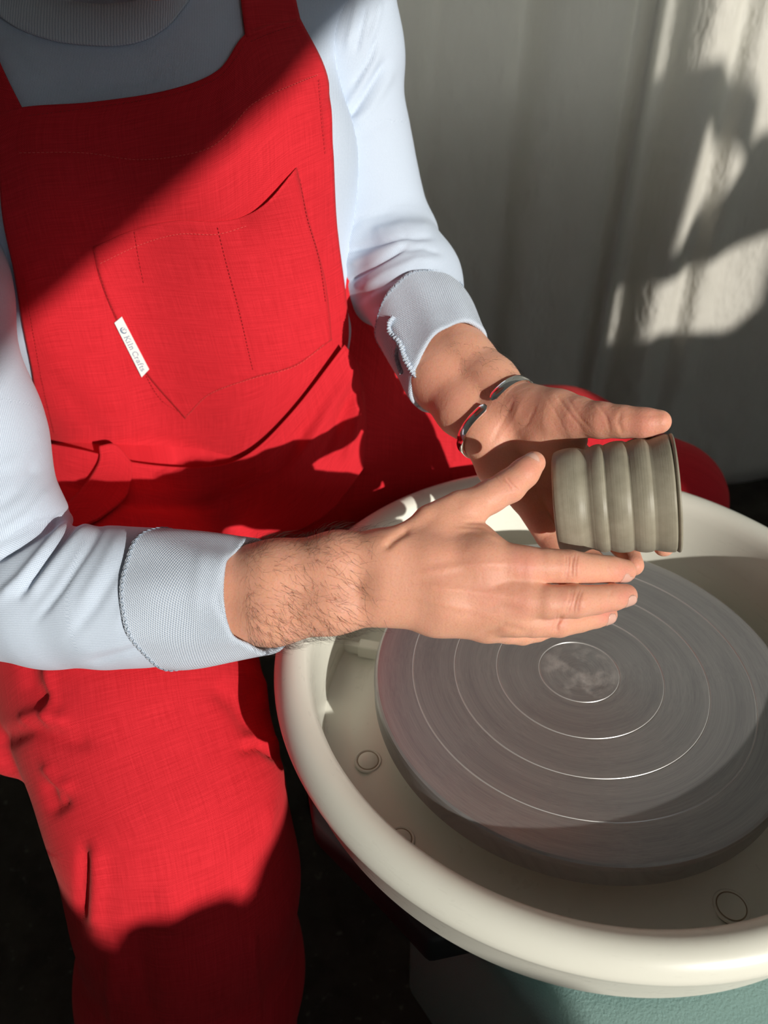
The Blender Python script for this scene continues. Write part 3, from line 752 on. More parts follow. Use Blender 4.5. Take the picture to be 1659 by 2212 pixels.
# arm hair
def arm_hair(V, Fq, region, density, length, flow, seed):
    r = np.random.default_rng(seed)
    N = normals(V, Fq); P = proj(V); ok = np.where(region(P, N, V))[0]
    pick = r.choice(ok, min(density, len(ok)), replace=False)
    hv, hf = [], []
    fl = flow / np.linalg.norm(flow)
    for i in pick:
        n = N[i]; t = fl - (fl @ n) * n + r.normal(0, .35, 3); t -= (t @ n) * n; t /= np.linalg.norm(t) + 1e-9
        L = length * r.uniform(.5, 1.2); curl = np.cross(n, t) * r.normal(0, .35)
        pts = [V[i] - n * .0004, V[i] + n * L * .25 + t * L * .35, V[i] + n * L * .33 + t * L * .75 + curl * L * .3, V[i] + n * L * .30 + t * L * 1.1 + curl * L * .8]
        s = np.cross(n, t); b0 = len(hv)
        for k, p in enumerate(pts):
            w = 0.00009 * (1 - k / 3.4)
            hv += [p + s * w, p - s * w * .5 + n * w * .87, p - s * w * .5 - n * w * .87]
        for k in range(3):
            for e in range(3):
                a, c = b0 + 3 * k + e, b0 + 3 * k + (e + 1) % 3
                hf.append((a, c, c + 3, a + 3))
    o = mesh_obj('arm_hair', np.array(hv), hf, HAIR, person); o['kind'] = 'stuff'; return o
axR = W(830, 1245, .55) - W(560, 1290, .57)
def regR(P, N, V):
    p = np.clip((835 - P[:, 0]) / 130, 0, 1) * np.clip(0.35 + 0.65 * np.abs(P[:, 1] - 1245) / 90, 0, 1)
    return (P[:, 0] > 530) & (P[:, 0] < 850) & (rng.random(len(P)) < p)
arm_hair(VR, FR, regR, 1700, .0125, axR + np.array([0, 0, -.08]), 1)
axL = W(1075, 898, .665) - W(975, 800, .70)
arm_hair(VL, FL, lambda P, N, V: (P[:, 0] > 960) & (P[:, 0] < 1120) & (P[:, 1] - 745 < (P[:, 0] - 960) * .9 + 40) & (P[:, 1] > 735), 260, .009, axL, 2)

# hair and eyes of the bent head
HAIRF = Field(); HAIRF.xyz([(*HP(0, -.105, .145), .092), (*HP(0, -.070, .160), .078)], .03)
HAIRF.xyz([(*HP(0, -.145, .085), .060)], .03)
V, Fq = field_mesh(HAIRF, .005, .02, 1); V = V + normals(V, Fq) * rng.normal(0, .0012, (len(V), 1)); mesh_obj('hair', V, Fq, HAIR, person)
for s in (-1, 1):
    bm = bmesh.new(); bmesh.ops.create_uvsphere(bm, u_segments=16, v_segments=10, radius=.012)
    e = bm_obj('eye', bm, TAGM, person, True); e.location = HP(.031 * s, -.003, .112)

# ------------------------------------------------------------------ sweatshirt
def on_mesh(V, Fq, px, py, off):
    """Points (and normals) of a surface seen at given picture positions, raised by off."""
    px = np.asarray(px, float); py = np.asarray(py, float)
    bp = proj(V); bn = normals(V, Fq); out = []
    front = ((CAM - V) * bn).sum(1) > 0
    for x, y in zip(px.ravel(), py.ravel()):
        d = ((bp - (x, y)) ** 2).sum(1) + np.where(front, 0, 1e7); i = np.argpartition(d, 8)[:8]; w = 1 / (d[i] + 1.0); w /= w.sum()
        p0 = (V[i] * w[:, None]).sum(0); n = (bn[i] * w[:, None]).sum(0); n /= np.linalg.norm(n)
        r = ray(x, y); r /= np.linalg.norm(r)
        t = ((p0 + n * off - CAM) @ n) / (r @ n); out.append(np.r_[CAM + r * t, n])
    return np.array(out)
def limb_uv(V, path, rad=0.05):
    path = np.array(path); num = np.zeros(len(V)); den = np.zeros(len(V)); best = np.full(len(V), 1e9); uv = np.zeros((len(V), 3)); s0 = 0
    ref = np.array([0.1, 0.2, 1.0])
    for a, b in zip(path, path[1:]):
        ba = b - a; L = np.linalg.norm(ba); t = ba / L
        raw = (V - a) @ t; h = np.clip(raw / L, 0, 1); q = a + h[:, None] * ba; d = np.linalg.norm(V - q, axis=1)
        w = 1 / (d + .004) ** 10; num += w * (s0 + raw); den += w
        x = np.cross(t, ref); x /= np.linalg.norm(x); y = np.cross(t, x)
        vw = CAM - (a + b) / 2; a0 = math.atan2(vw @ y, vw @ x)
        ang = np.arctan2((V - q) @ y, (V - q) @ x) - a0; ang = (ang + math.pi) % (2 * math.pi) - math.pi
        m = d < best; best[m] = d[m]; uv[m, 1] = (ang * rad)[m]; s0 += L
    uv[:, 0] = num / den
    return uv
def on_mesh(V, Fq, px, py, off):
    """Points (and normals) of a surface seen at given picture positions, raised by off."""
    px = np.asarray(px, float); py = np.asarray(py, float)
    bp = proj(V); bn = normals(V, Fq); out = []
    front = ((CAM - V) * bn).sum(1) > 0
    for x, y in zip(px.ravel(), py.ravel()):
        d = ((bp - (x, y)) ** 2).sum(1) + np.where(front, 0, 1e7); i = np.argpartition(d, 8)[:8]; w = 1 / (d[i] + 1.0); w /= w.sum()
        p0 = (V[i] * w[:, None]).sum(0); n = (bn[i] * w[:, None]).sum(0); n /= np.linalg.norm(n)
        r = ray(x, y); r /= np.linalg.norm(r)
        t = ((p0 + n * off - CAM) @ n) / (r @ n); out.append(np.r_[CAM + r * t, n])
    return np.array(out)
def limb_uv(V, path, rad=0.05):
    path = np.array(path); best = np.full(len(V), 1e9); uv = np.zeros((len(V), 3)); s0 = 0
    ref = np.array([0.1, 0.2, 1.0])
    for a, b in zip(path, path[1:]):
        ba = b - a; L = np.linalg.norm(ba); t = ba / L
        h = np.clip((V - a) @ t / L, 0, 1); q = a + h[:, None] * ba; d = np.linalg.norm(V - q, axis=1)
        x = np.cross(t, ref); x /= np.linalg.norm(x); y = np.cross(t, x)
        vw = CAM - (a + b) / 2; a0 = math.atan2(vw @ y, vw @ x)
        ang = np.arctan2((V - q) @ y, (V - q) @ x) - a0; ang = (ang + math.pi) % (2 * math.pi) - math.pi
        m = d < best; best[m] = d[m]
        uv[m, 0] = (s0 + h * L)[m]; uv[m, 1] = (ang * rad)[m]; s0 += L
    return uv
SW = Field(); SW.prims = [(a, b, ra + .004, rb + .004, k) for a, b, ra, rb, k in TORSO.prims]
ARM_R = Field()
ARM_R.px([(-185, 300, .700, 60), (-150, 620, .672, 57), (-75, 930, .648, 55), (-8, 1130, .634, 53)], .03)
ARM_R.px([(5, 1160, .634, 52), (30, 1278, .626, 52)], .012)
FORE_R = Field()
FORE_R.px([(20, 1285, .636, 52), (120, 1288, .620, 54), (240, 1290, .606, 52), (330, 1290, .600, 49.5), (372, 1290, .596, 47)], .012)
SEGS_SR = [([(150, 1102), (106, 1138), (39, 1180), (-20, 1215)], 8, -5.0), ([(152, 1122), (112, 1170), (45, 1250), (-10, 1300)], 12, 3.6), ([(200, 1126), (168, 1158), (120, 1218), (60, 1295)], 12, 3.4),
           ([(174, 1122), (149, 1150), (98, 1212), (40, 1290)], 7, -3.2), ([(222, 1131), (190, 1185), (130, 1275), (80, 1340)], 9, -2.4), ([(300, 1160), (245, 1245), (205, 1311), (150, 1380)], 12, -1.5), ([(262, 1150), (215, 1235), (170, 1310)], 13, 1.3),
           ([(355, 1382), (275, 1409), (190, 1433)], 8, -1.6), ([(340, 1365), (260, 1390), (170, 1410)], 11, 1.4), ([(330, 1190), (285, 1280), (250, 1350)], 12, 1.0),
           ([(80, 1000), (40, 1060), (-10, 1100)], 14, -1.6), ([(115, 1050), (60, 1110), (0, 1150)], 10, 1.4), ([(95, 930), (40, 990), (0, 1010)], 14, 1.0)]
ARM_L = Field()
ARM_L.px([(725, -80, .745, 55), (752, 120, .760, 47.5), (772, 300, .778, 44), (800, 430, .795, 45), (836, 510, .800, 44)], .03)
FORE_L = Field(); FORE_L.px([(880, 500, .798, 16), (905, 492, .796, 12)], .008); ARM_L.px([(765, 330, .795, 44), (770, 480, .815, 46), (800, 560, .800, 44), (835, 620, .785, 40)], .03)
FORE_L.px([(838, 505, .800, 44), (885, 610, .768, 46.5), (906, 680, .746, 44)], .02)
SEGS_SL = [([(745, 612), (808, 574), (878, 532)], 5, -4), ([(742, 545), (822, 524), (876, 511), (932, 514)], 6, -3), ([(745, 575), (815, 548), (880, 520)], 10, 2.6), ([(800, 505), (870, 490), (935, 492)], 14, 3.2), ([(765, 656), (822, 613), (890, 586), (950, 583)], 9, -2.0),
           ([(770, 630), (830, 590), (900, 560), (950, 560)], 9, 1.6), ([(800, 668), (863, 637), (944, 622), (992, 626)], 8, -1.7), ([(800, 645), (870, 612), (960, 603)], 8, 1.4), ([(870, 540), (915, 535), (950, 548)], 6, -1.6), ([(900, 660), (955, 640), (1005, 655)], 8, 1.2),
           ([(735, 262), (765, 240), (791, 200), (835, 130)], 7, -3.4), ([(760, 275), (800, 235), (850, 150)], 11, 2.8), ([(745, 235), (775, 195), (820, 110)], 9, 2.3), ([(761, 186), (799, 128), (815, 80)], 6, -2.6), ([(768, 115), (780, 60), (792, 10)], 6, -2.6), ([(748, 110), (762, 50), (772, 0)], 8, 2), ([(740, 285), (790, 285), (850, 250)], 12, -1.0), ([(800, 90), (815, 40), (822, 0)], 7, 2), ([(745, 500), (780, 470), (850, 455)], 10, -1.2)]
parts = [field_mesh(SW, .0045, .02, 2), field_mesh([ARM_R, FORE_R], .0022, .006, 1), field_mesh([ARM_L, FORE_L], .0022, .008, 1)]
uvs = [None, None, None]
V, Fq = parts[0]
tp = proj(V); uvs[0] = np.stack([V[:, 2], V[:, 0], 0 * V[:, 0]], -1)
V = relief(V, Fq, [([(340, 195), (300, 120), (250, 60)], 10, -0.8), ([(100, 200), (130, 150), (200, 110)], 16, -.8)])
parts[0] = (V, Fq)
V, Fq = parts[1]; V = relief(V, Fq, SEGS_SR); parts[1] = (V, Fq)
uvs[1] = limb_uv(V, [W(-185, 300, .70), W(-75, 930, .648), W(20, 1285, .63), W(240, 1290, .606), W(480, 1288, .588)])
V, Fq = parts[2]; V = relief(V, Fq, SEGS_SL); parts[2] = (V, Fq)
uvs[2] = limb_uv(V, [W(725, -80, .745), W(772, 300, .778), W(836, 510, .80), W(925, 700, .738), W(960, 765, .714)])
vv, ff, uu, o_ = [], [], [], 0
for (V, Fq), uv in zip(parts, uvs): vv.append(V); ff.append(Fq + o_); uu.append(uv); o_ += len(V)
sweat = mesh_obj('sweatshirt', np.concatenate(vv), np.concatenate(ff), SWEAT, person, attrs={'cloth': np.concatenate(uu)})
sweat['label'] = 'pale blue jersey sweatshirt with turned-back sleeves'

def frame_at(pts):
    pts = np.array(pts); t = np.gradient(pts, axis=0); t /= np.linalg.norm(t, axis=1, keepdims=True); return t
def cuff(name, ctr, radii, tilt, nseg=72, nl=26, lip=0.0035, wob=0.0012, seed=1, split=None):
    """Turned-back cuff: an outer tube that rolls in at its open end. ctr world points, radii (a across view, b along view)."""
    c = cr1(np.array(ctr), np.linspace(0, 1, nl)); rr = cr1(np.array(radii), np.linspace(0, 1, nl))
    t = c[-1] - c[0]; t /= np.linalg.norm(t)
    vw = CAM - c.mean(0); vw -= (vw @ t) * t; vw /= np.linalg.norm(vw); sd = np.cross(t, vw)
    r = np.random.default_rng(seed); ph = r.uniform(0, 6, 6)
    rings, uv = [], []; L = np.linalg.norm(c[-1] - c[0])
    th = np.linspace(0, 2 * math.pi, nseg, endpoint=False)
    def ring(cc, a, b, s, push):
        w = wob * (np.sin(3 * th + ph[0] + s * 40) + .7 * np.sin(5 * th + ph[1] - s * 60) + .5 * np.sin(9 * th + ph[2] + s * 30))
        p = cc + np.outer((a + w) * np.cos(th), sd) + np.outer((b + w) * np.sin(th), vw)
        k = tilt[0] * np.sin(th) + tilt[1] * np.cos(th) + push * np.sin(2 * th + ph[3])
        return p + np.outer(k, t)
    seq = [(c[0] - t * .001, rr[0] - lip * .9, 0)] + [(c[0] + t * .0008, rr[0] + .0004, 0)]
    seq += [(c[i], rr[i], i / (nl - 1) * L) for i in range(1, nl)]
    seq += [(c[-1] + t * .0016, rr[-1] - .0012, L + .002), (c[-1] + t * .0016, rr[-1] - .0032, L + .004), (c[-1] - t * .001, rr[-1] - .0046, L + .006), (c[-1] - t * .012, rr[-1] - .0056, L + .016)]
    for cc, r2, s in seq:
        rings.append(ring(cc, r2[0], r2[1], s, .0015)); uv.append(np.stack([np.full(nseg, s), th * .04, 0 * th], -1))
    V = np.concatenate(rings); Fq = grid_faces(nseg, len(seq), True)
    N = normals(V, Fq)
    if (N[:nseg * nl] * (V[:nseg * nl] - c.mean(0))).sum() < 0: Fq = Fq[:, ::-1]
    return V, Fq, np.concatenate(uv), (c, rr, t, sd, vw, ring)
def stitches(name, pts, nrm, mat, parent, step=.0022, r=.0004, zig=.0007):
    """A row of little thread stitches along a line of points."""
    pts = np.array(pts); L = np.r_[0, np.cumsum(np.linalg.norm(np.diff(pts, axis=0), axis=1))]
    n = max(2, int(L[-1] / step)); bm_v, bm_f = [], []
    for i in range(n):
        s0 = (i + .12) * step; s1 = (i + .80) * step
        if s1 > L[-1]: break
        a = np.array([np.interp(s0, L, pts[:, k]) for k in range(3)]); b = np.array([np.interp(s1, L, pts[:, k]) for k in range(3)])
        nn = np.array([np.interp(s0, L, nrm[:, k]) for k in range(3)]); nn /= np.linalg.norm(nn) + 1e-9
        t = (b - a) / (np.linalg.norm(b - a) + 1e-9); sd = np.cross(t, nn)
        if zig: a = a + sd * zig * (1 if i % 2 else -1); b = b - sd * zig * (1 if i % 2 else -1)
        b0 = len(bm_v)
        for p, q in ((a, .5), (a * .65 + b * .35, 1), (a * .35 + b * .65, 1), (b, .5)):
            for e in range(4):
                an = e * math.pi / 2; bm_v.append(p + (sd * math.cos(an) + nn * math.sin(an)) * r * q)
        for k in range(3):
            for e in range(4): bm_f.append((b0 + 4 * k + e, b0 + 4 * k + (e + 1) % 4, b0 + 4 * k + 4 + (e + 1) % 4, b0 + 4 * k + 4 + e))
    if not bm_f: return None
    o = mesh_obj(name, np.array(bm_v), bm_f, mat, parent); o['kind'] = 'stuff'; return o
Vc, Fc, uvc, info = cuff('cuff', [W(372, 1289, .593), W(430, 1290, .588), W(500, 1289, .580), W(556, 1288, .573)], np.array([(.0525, .0535), (.0505, .0505), (.0465, .044), (.0425, .038)]), (-.010, .006), seed=3)
Vc = relief(Vc, Fc, [([(508, 1165), (490, 1230), (470, 1300), (500, 1360)], 9, -1.4), ([(530, 1170), (512, 1240), (495, 1290)], 9, 1.2), ([(470, 1300), (500, 1350), (515, 1400)], 6, -1.3), ([(440, 1180), (430, 1240), (420, 1330)], 14, .8)])
cf = mesh_obj('cuff', Vc, Fc, TWILL, sweat, attrs={'cloth': uvc}); cf['label'] = 'turned-back cuff showing the twill wrong side'
ns = 72
loop = np.concatenate([Vc[ns * 2:ns * 3], Vc[ns * 2:ns * 2 + 1]]); NN = normals(Vc, Fc)[ns * 2:ns * 3]; NN = np.concatenate([NN, NN[:1]])
stitches('overlock_stitching', loop + NN * .0006, NN, SEAMT, sweat, .0026, .00045, .0009)
Vc, Fc, uvc, info = cuff('cuff', [W(908, 690, .742), W(930, 722, .731), W(955, 762, .716), W(974, 794, .702)], np.array([(.0470, .0485), (.0475, .0475), (.0455, .044), (.0435, .040)]), (-.006, .012), seed=5)
Vc = relief(Vc, Fc, [([(842, 690), (870, 740), (892, 800)], 7, 2.2), ([(826, 700), (850, 760), (870, 830)], 8, -2.0), ([(930, 690), (990, 700), (1040, 740)], 12, -.8)])
cf = mesh_obj('cuff', Vc, Fc, TWILL, sweat, attrs={'cloth': uvc}); cf['label'] = 'turned-back cuff with a frayed rolled edge'
loop = np.concatenate([Vc[ns * 2:ns * 3], Vc[ns * 2:ns * 2 + 1]]); NN = normals(Vc, Fc)[ns * 2:ns * 3]; NN = np.concatenate([NN, NN[:1]])
stitches('overlock_stitching', loop + NN * .0006, NN, SEAMT, sweat, .0026, .00045, .0009)
# frayed edge where the left cuff has split and rolled open
def frayed(pts, r0, n=90):
    gg = cr1(np.array(pts, float), np.linspace(0, 1, n)); q_ = on_mesh(Vc, Fc, gg[:, 0], gg[:, 1], .0012)
    P = q_[:, :3]; N = q_[:, 3:]; t = np.gradient(P, axis=0); t /= np.linalg.norm(t, axis=1, keepdims=True); sd = np.cross(t, N); r = np.random.default_rng(4)
    V = []
    for k in range(10):
        a = k / 10 * 2 * math.pi; rr = r0 * (1 + .35 * np.sin(np.arange(n) * 1.7 + k) + r.normal(0, .15, n))
        V.append(P + sd * (np.cos(a) * rr * .9)[:, None] + N * (np.sin(a) * rr * 1.2)[:, None])
    V = np.stack(V, 1).reshape(-1, 3)
    mesh_obj('frayed_edge', V, grid_faces(10, n, True), TWILL, sweat, attrs={'cloth': np.stack([np.repeat(np.arange(n), 10) * .0012, np.tile(np.arange(10), n) * .0006, np.zeros(10 * n)], -1)})
frayed([(850, 684), (841, 700), (846, 722), (862, 738), (870, 760), (878, 780), (890, 800), (897, 812)], .0021)
frayed([(862, 738), (857, 755), (856, 772), (861, 790), (868, 806)], .0016)
# collar ribbing
def rope(name, px, field, off, r, mat, parent, n=60, attrs=None):
    g = cr1(np.array(px, float), np.linspace(0, 1, n)); P = trace(field, g[:, 0], g[:, 1], off)
    return P, g
SWX = SW
drape('collar', [[(-10, -40), (60, -25), (150, 0), (230, 8), (320, -8), (400, -50), (430, -80)],
                 [(-10, 0), (50, 30), (130, 52), (230, 60), (300, 45), (370, 10), (410, -40)],
                 [(-18, 22), (40, 60), (125, 88), (230, 97), (305, 86), (365, 50), (410, -5)]], SW, .004, 60, 24, RIB, sweat, thick=.003, swap=True)

# ------------------------------------------------------------------ apron
LOWER = Field()                                   # cloth over lap, thighs and shins
LOWER.xyz([(-0.45, 0.34, 0.535, .126), (-0.28, 0.35, 0.535, .126)], .05)
k_r = KN_R
LOWER.xyz([(-0.275, 0.372, 0.56, .126), (-0.268, 0.372, 0.655, .122), (-0.270, 0.370, 0.735, .121)], .02)
LOWER.px([(236, 1180, .870, 120), (272, 1400, .775, 115), (318, 1560, .725, 99), (369, 1740, .702, 95)], .04)
LOWER.px([(-20, 1520, .745, 34), (36, 1606, .722, 27), (78, 1658, .708, 13)], .012)
LOWER.xyz([(*W(369, 1740, .702), .095), (*(W(404, 1900, .730)), .097), (*(W(416, 2100, .800)), .106), (*(W(420, 2290, .92)), .118)], .03)
LOWER.xyz([(*HIP_L, .12), (*W(960, 1004, 1.022), .095), (*W(1200, 1006, 1.0), .086), (*W(1425, 1085, .960), .068)], .06)
LOWER.xyz([(*W(1425, 1085, .960), .068), (KN_L[0] + .01, KN_L[1] + .02, .04, .075)], .04)
apron_root = None
V, Fq = field_mesh(LOWER, .0042, .03, 2)
SEGS_AP = [([(0, 1600), (70, 1575), (140, 1600), (200, 1605)], 18, -4.5), ([(40, 1560), (90, 1540), (150, 1560)], 16, 5), ([(60, 1420), (70, 1480), (110, 1520)], 20, -5), ([(100, 1430), (110, 1500), (105, 1570)], 12, 4), ([(100, 1690), (118, 1745), (150, 1725)], 15, -5), ([(95, 1650), (125, 1690), (160, 1700)], 12, 4),
           ([(515, 1620), (560, 1612), (605, 1640)], 8, -5), ([(520, 1600), (560, 1590), (600, 1610)], 10, 4), ([(460, 1480), (510, 1520), (545, 1580)], 22, -4), ([(520, 1440), (560, 1480), (560, 1540)], 16, 4), ([(182, 1830), (178, 1900), (174, 1990)], 11, -5.5), ([(208, 1820), (212, 1900), (205, 2010)], 16, 4),
           ([(590, 1720), (575, 1800), (530, 1880), (512, 1960)], 14, 3), ([(540, 1990), (545, 2100), (560, 2200)], 14, 4), ([(245, 2060), (240, 2140), (245, 2210)], 12, 4), ([(300, 1990), (300, 2100), (320, 2210)], 30, -5), ([(360, 1900), (380, 1960), (370, 2020)], 30, 4)]
V = relief(V, Fq, SEGS_AP)
mid = cr1(np.array([(262, 1380), (275, 1450), (292, 1560), (335, 1700), (368, 1800), (392, 1950), (408, 2100), (412, 2205)], float), np.linspace(0, 1, 60))
pr = trace(LOWER, mid[:, 0], mid[:, 1]); pr = np.concatenate([[2 * pr[0] - pr[5]], pr, [2 * pr[-1] - pr[-6]]])
pl = [HIP_L, W(960, 1010, 1.00), W(1200, 1010, .975), W(1425, 1085, .960), np.array([KN_L[0], KN_L[1], 0.04])]
def surf_uv(V, path):
    best = np.full(len(V), 1e9); uv = np.zeros((len(V), 3)); s0 = 0
    for a, b in zip(path, path[1:]):
        ba = b - a; L = np.linalg.norm(ba); t = ba / L; h = np.clip((V - a) @ t / L, 0, 1); q = a + h[:, None] * ba
        d = np.linalg.norm(V - q, axis=1); sd = np.cross(t, CAM - a); sd /= np.linalg.norm(sd); m = d < best; best[m] = d[m]
        uv[m, 0] = (.115 * np.arcsin(np.clip((V - q) @ sd / .125, -1, 1)))[m]; uv[m, 1] = (s0 + h * L)[m]; s0 += L
    return uv
uvA = np.where((V[:, 0] < -.22)[:, None], surf_uv(V, pr), limb_uv(V, pl, .085)[:, [1, 0, 2]])
apron = mesh_obj('apron', V, Fq, RED, person, attrs={'cloth': uvA})
apron['label'] = 'red linen apron covering lap and legs'
BELLY = Field(); BELLY.prims = [(a, b, ra + .007, rb + .007, k) for a, b, ra, rb, k in TORSO.prims] + [(a, b, ra, rb, .05) for a, b, ra, rb, k in LOWER.prims]
BIBF = Field(); BIBF.prims = [(a, b, ra + .005, rb + .005, k) for a, b, ra, rb, k in TORSO.prims]
BIB = [[(-30, 262), (45, 232), (200, 220), (360, 195), (470, 152), (535, 70), (648, 38)],
       [(-8, 330), (80, 310), (200, 290), (340, 262), (480, 235), (600, 190), (708, 165)],
       [(5, 470), (95, 450), (210, 425), (350, 400), (490, 375), (610, 345), (720, 320)],
       [(30, 590), (115, 575), (230, 560), (370, 540), (500, 515), (620, 490), (728, 480)],
       [(48, 700), (130, 690), (250, 680), (390, 670), (520, 650), (640, 640), (748, 640)],
       [(68, 800), (145, 795), (270, 790), (410, 785), (545, 775), (660, 755), (754, 715)],
       [(82, 890), (165, 895), (290, 900), (430, 900), (560, 875), (660, 830), (748, 765)],
       [(105, 960), (180, 975), (300, 1004), (430, 1012), (530, 988), (630, 895), (735, 790)]]
bib, bV, bF = drape('bib', BIB, BIBF, .004, 100, 120, RED, apron, segs=[
    ([(520, 330), (500, 260), (490, 200)], 26, 1.6), ([(718, 180), (705, 260), (712, 330)], 7, -1.6), ([(100, 800), (170, 880), (230, 950)], 26, -1.6), ([(240, 960), (330, 945), (470, 975)], 12, -1.2), ([(60, 600), (100, 720), (130, 850)], 30, .8)])
def on_bib(px, py, off=.0055): return on_mesh(bV, bF, px, py, off)
LAP = [[(100, 957), (180, 972), (300, 1000), (430, 1009), (530, 985), (630, 892), (745, 745)],
       [(112, 1012), (190, 1028), (300, 1048), (430, 1058), (545, 1024), (655, 930), (772, 790)],
       [(138, 1090), (210, 1100), (310, 1112), (430, 1120), (560, 1095), (690, 1010), (782, 900)],
       [(150, 1180), (230, 1190), (330, 1190), (450, 1190), (580, 1170), (700, 1110), (774, 1005)]]
drape('waist_panel', LAP, BELLY, .004, 80, 60, RED, apron, segs=[([(130, 1040), (300, 1085), (450, 1090), (600, 1010), (720, 850)], 16, -5), ([(640, 1000), (700, 900), (760, 800)], 12, 5), ([(700, 990), (740, 900), (765, 850)], 10, -5), ([(745, 1000), (770, 910), (772, 840)], 9, 5)],
      lift=lambda u, v: .012 * np.clip((u - .7) / .3, 0, 1) * v)
drape('strap', [[(515, -70), (580, -75), (640, -80)], [(522, 0), (582, -8), (638, -15)], [(532, 80), (592, 62), (650, 46)]], SW, .005, 14, 24, RED, apron, thick=.002)
drape('strap', [[(-120, 20), (-90, 20), (-50, 20)], [(-70, 160), (-30, 145), (5, 150)], [(-60, 290), (0, 262), (50, 240)]], SW, .005, 14, 24, RED, apron, thick=.002)
drape('tie', [[(214, 963), (250, 960), (286, 1000)], [(212, 1000), (250, 1010), (283, 1036)], [(172, 1058), (215, 1075), (268, 1076)], [(105, 1120), (160, 1140), (215, 1118)]], BELLY, .0085, 16, 30, RED, apron, thick=.002)
# chest pocket
PK = [[(200, 535), (290, 497), (380, 478), (470, 480), (540, 458), (640, 362)],
      [(218, 610), (310, 590), (400, 575), (490, 570), (570, 550), (668, 475)],
      [(255, 700), (340, 690), (425, 680), (515, 672), (600, 660), (700, 590)],
      [(310, 800), (375, 790), (450, 780), (530, 765), (620, 745), (712, 670)],
      [(400, 905), (425, 880), (460, 850), (550, 815), (635, 790), (717, 735)]]
g = cr_grid(PK, 48, 48); Q = on_bib(g[..., 0], g[..., 1], .0012)
u = np.tile(np.linspace(0, 1, 48), 48); v = np.repeat(np.linspace(0, 1, 48), 48)
gap = .010 * np.exp(-((u - .88) / .09) ** 2) * np.clip(1 - v / .22, 0, 1) ** 1.5
PV = Q[:, :3] + Q[:, 3:] * gap[:, None]; PF = grid_faces(48, 48)
if (normals(PV, PF) * (CAM - PV)).sum() < 0: PF = PF[:, ::-1]
PV = relief(PV, PF, [([(470, 482), (490, 570), (518, 675), (548, 812)], 4, -.7)])
pocket = mesh_obj('pocket', PV, PF, RED, apron, attrs={'cloth': np.stack([PV[:, 0] * 1.0 + .15 * PV[:, 2], -PV[:, 2] * 1.05, 0 * u], -1)})
sm = pocket.modifiers.new('t', 'SOLIDIFY'); sm.thickness = .0011; sm.offset = -1
def stitch_px(pts, parent=apron, off=.0022, step=.0034, mat=THREAD, r=.00028, n=60):
    gg = cr1(np.array(pts, float), np.linspace(0, 1, n)); q_ = on_bib(gg[:, 0], gg[:, 1], off)
    stitches('stitching', q_[:, :3], q_[:, 3:], mat, parent, step, r, 0)
LTHREAD, *_r, _x = new_mat('light_red_thread', (0.80, 0.10, 0.09), 0.8)
stitch_px([(215, 570), (300, 530), (385, 506), (470, 506), (545, 484)], mat=LTHREAD)
stitch_px([(290, 500), (300, 560), (312, 620)]); stitch_px([(470, 490), (490, 570), (518, 675), (548, 805)])
stitch_px([(648, 385), (664, 470), (690, 560), (705, 660)]); stitch_px([(212, 580), (240, 660), (300, 780), (345, 860), (398, 897)])
stitch_px([(405, 897), (455, 850), (545, 818), (640, 790), (705, 740)], mat=LTHREAD)
stitch_px([(40, 330), (180, 330), (300, 345), (420, 330), (480, 300), (545, 225), (640, 180), (690, 160)], mat=LTHREAD)
stitch_px([(60, 250), (200, 232), (360, 207), (470, 168), (530, 95)]); stitch_px([(690, 170), (697, 260), (705, 340)]); stitch_px([(540, 90), (600, 66), (645, 54)])
stitch_px([(50, 600), (72, 720), (92, 830), (118, 940)]); stitch_px([(280, 1002), (400, 1015), (480, 1008), (540, 985), (600, 920), (660, 850), (715, 800)], off=.003)

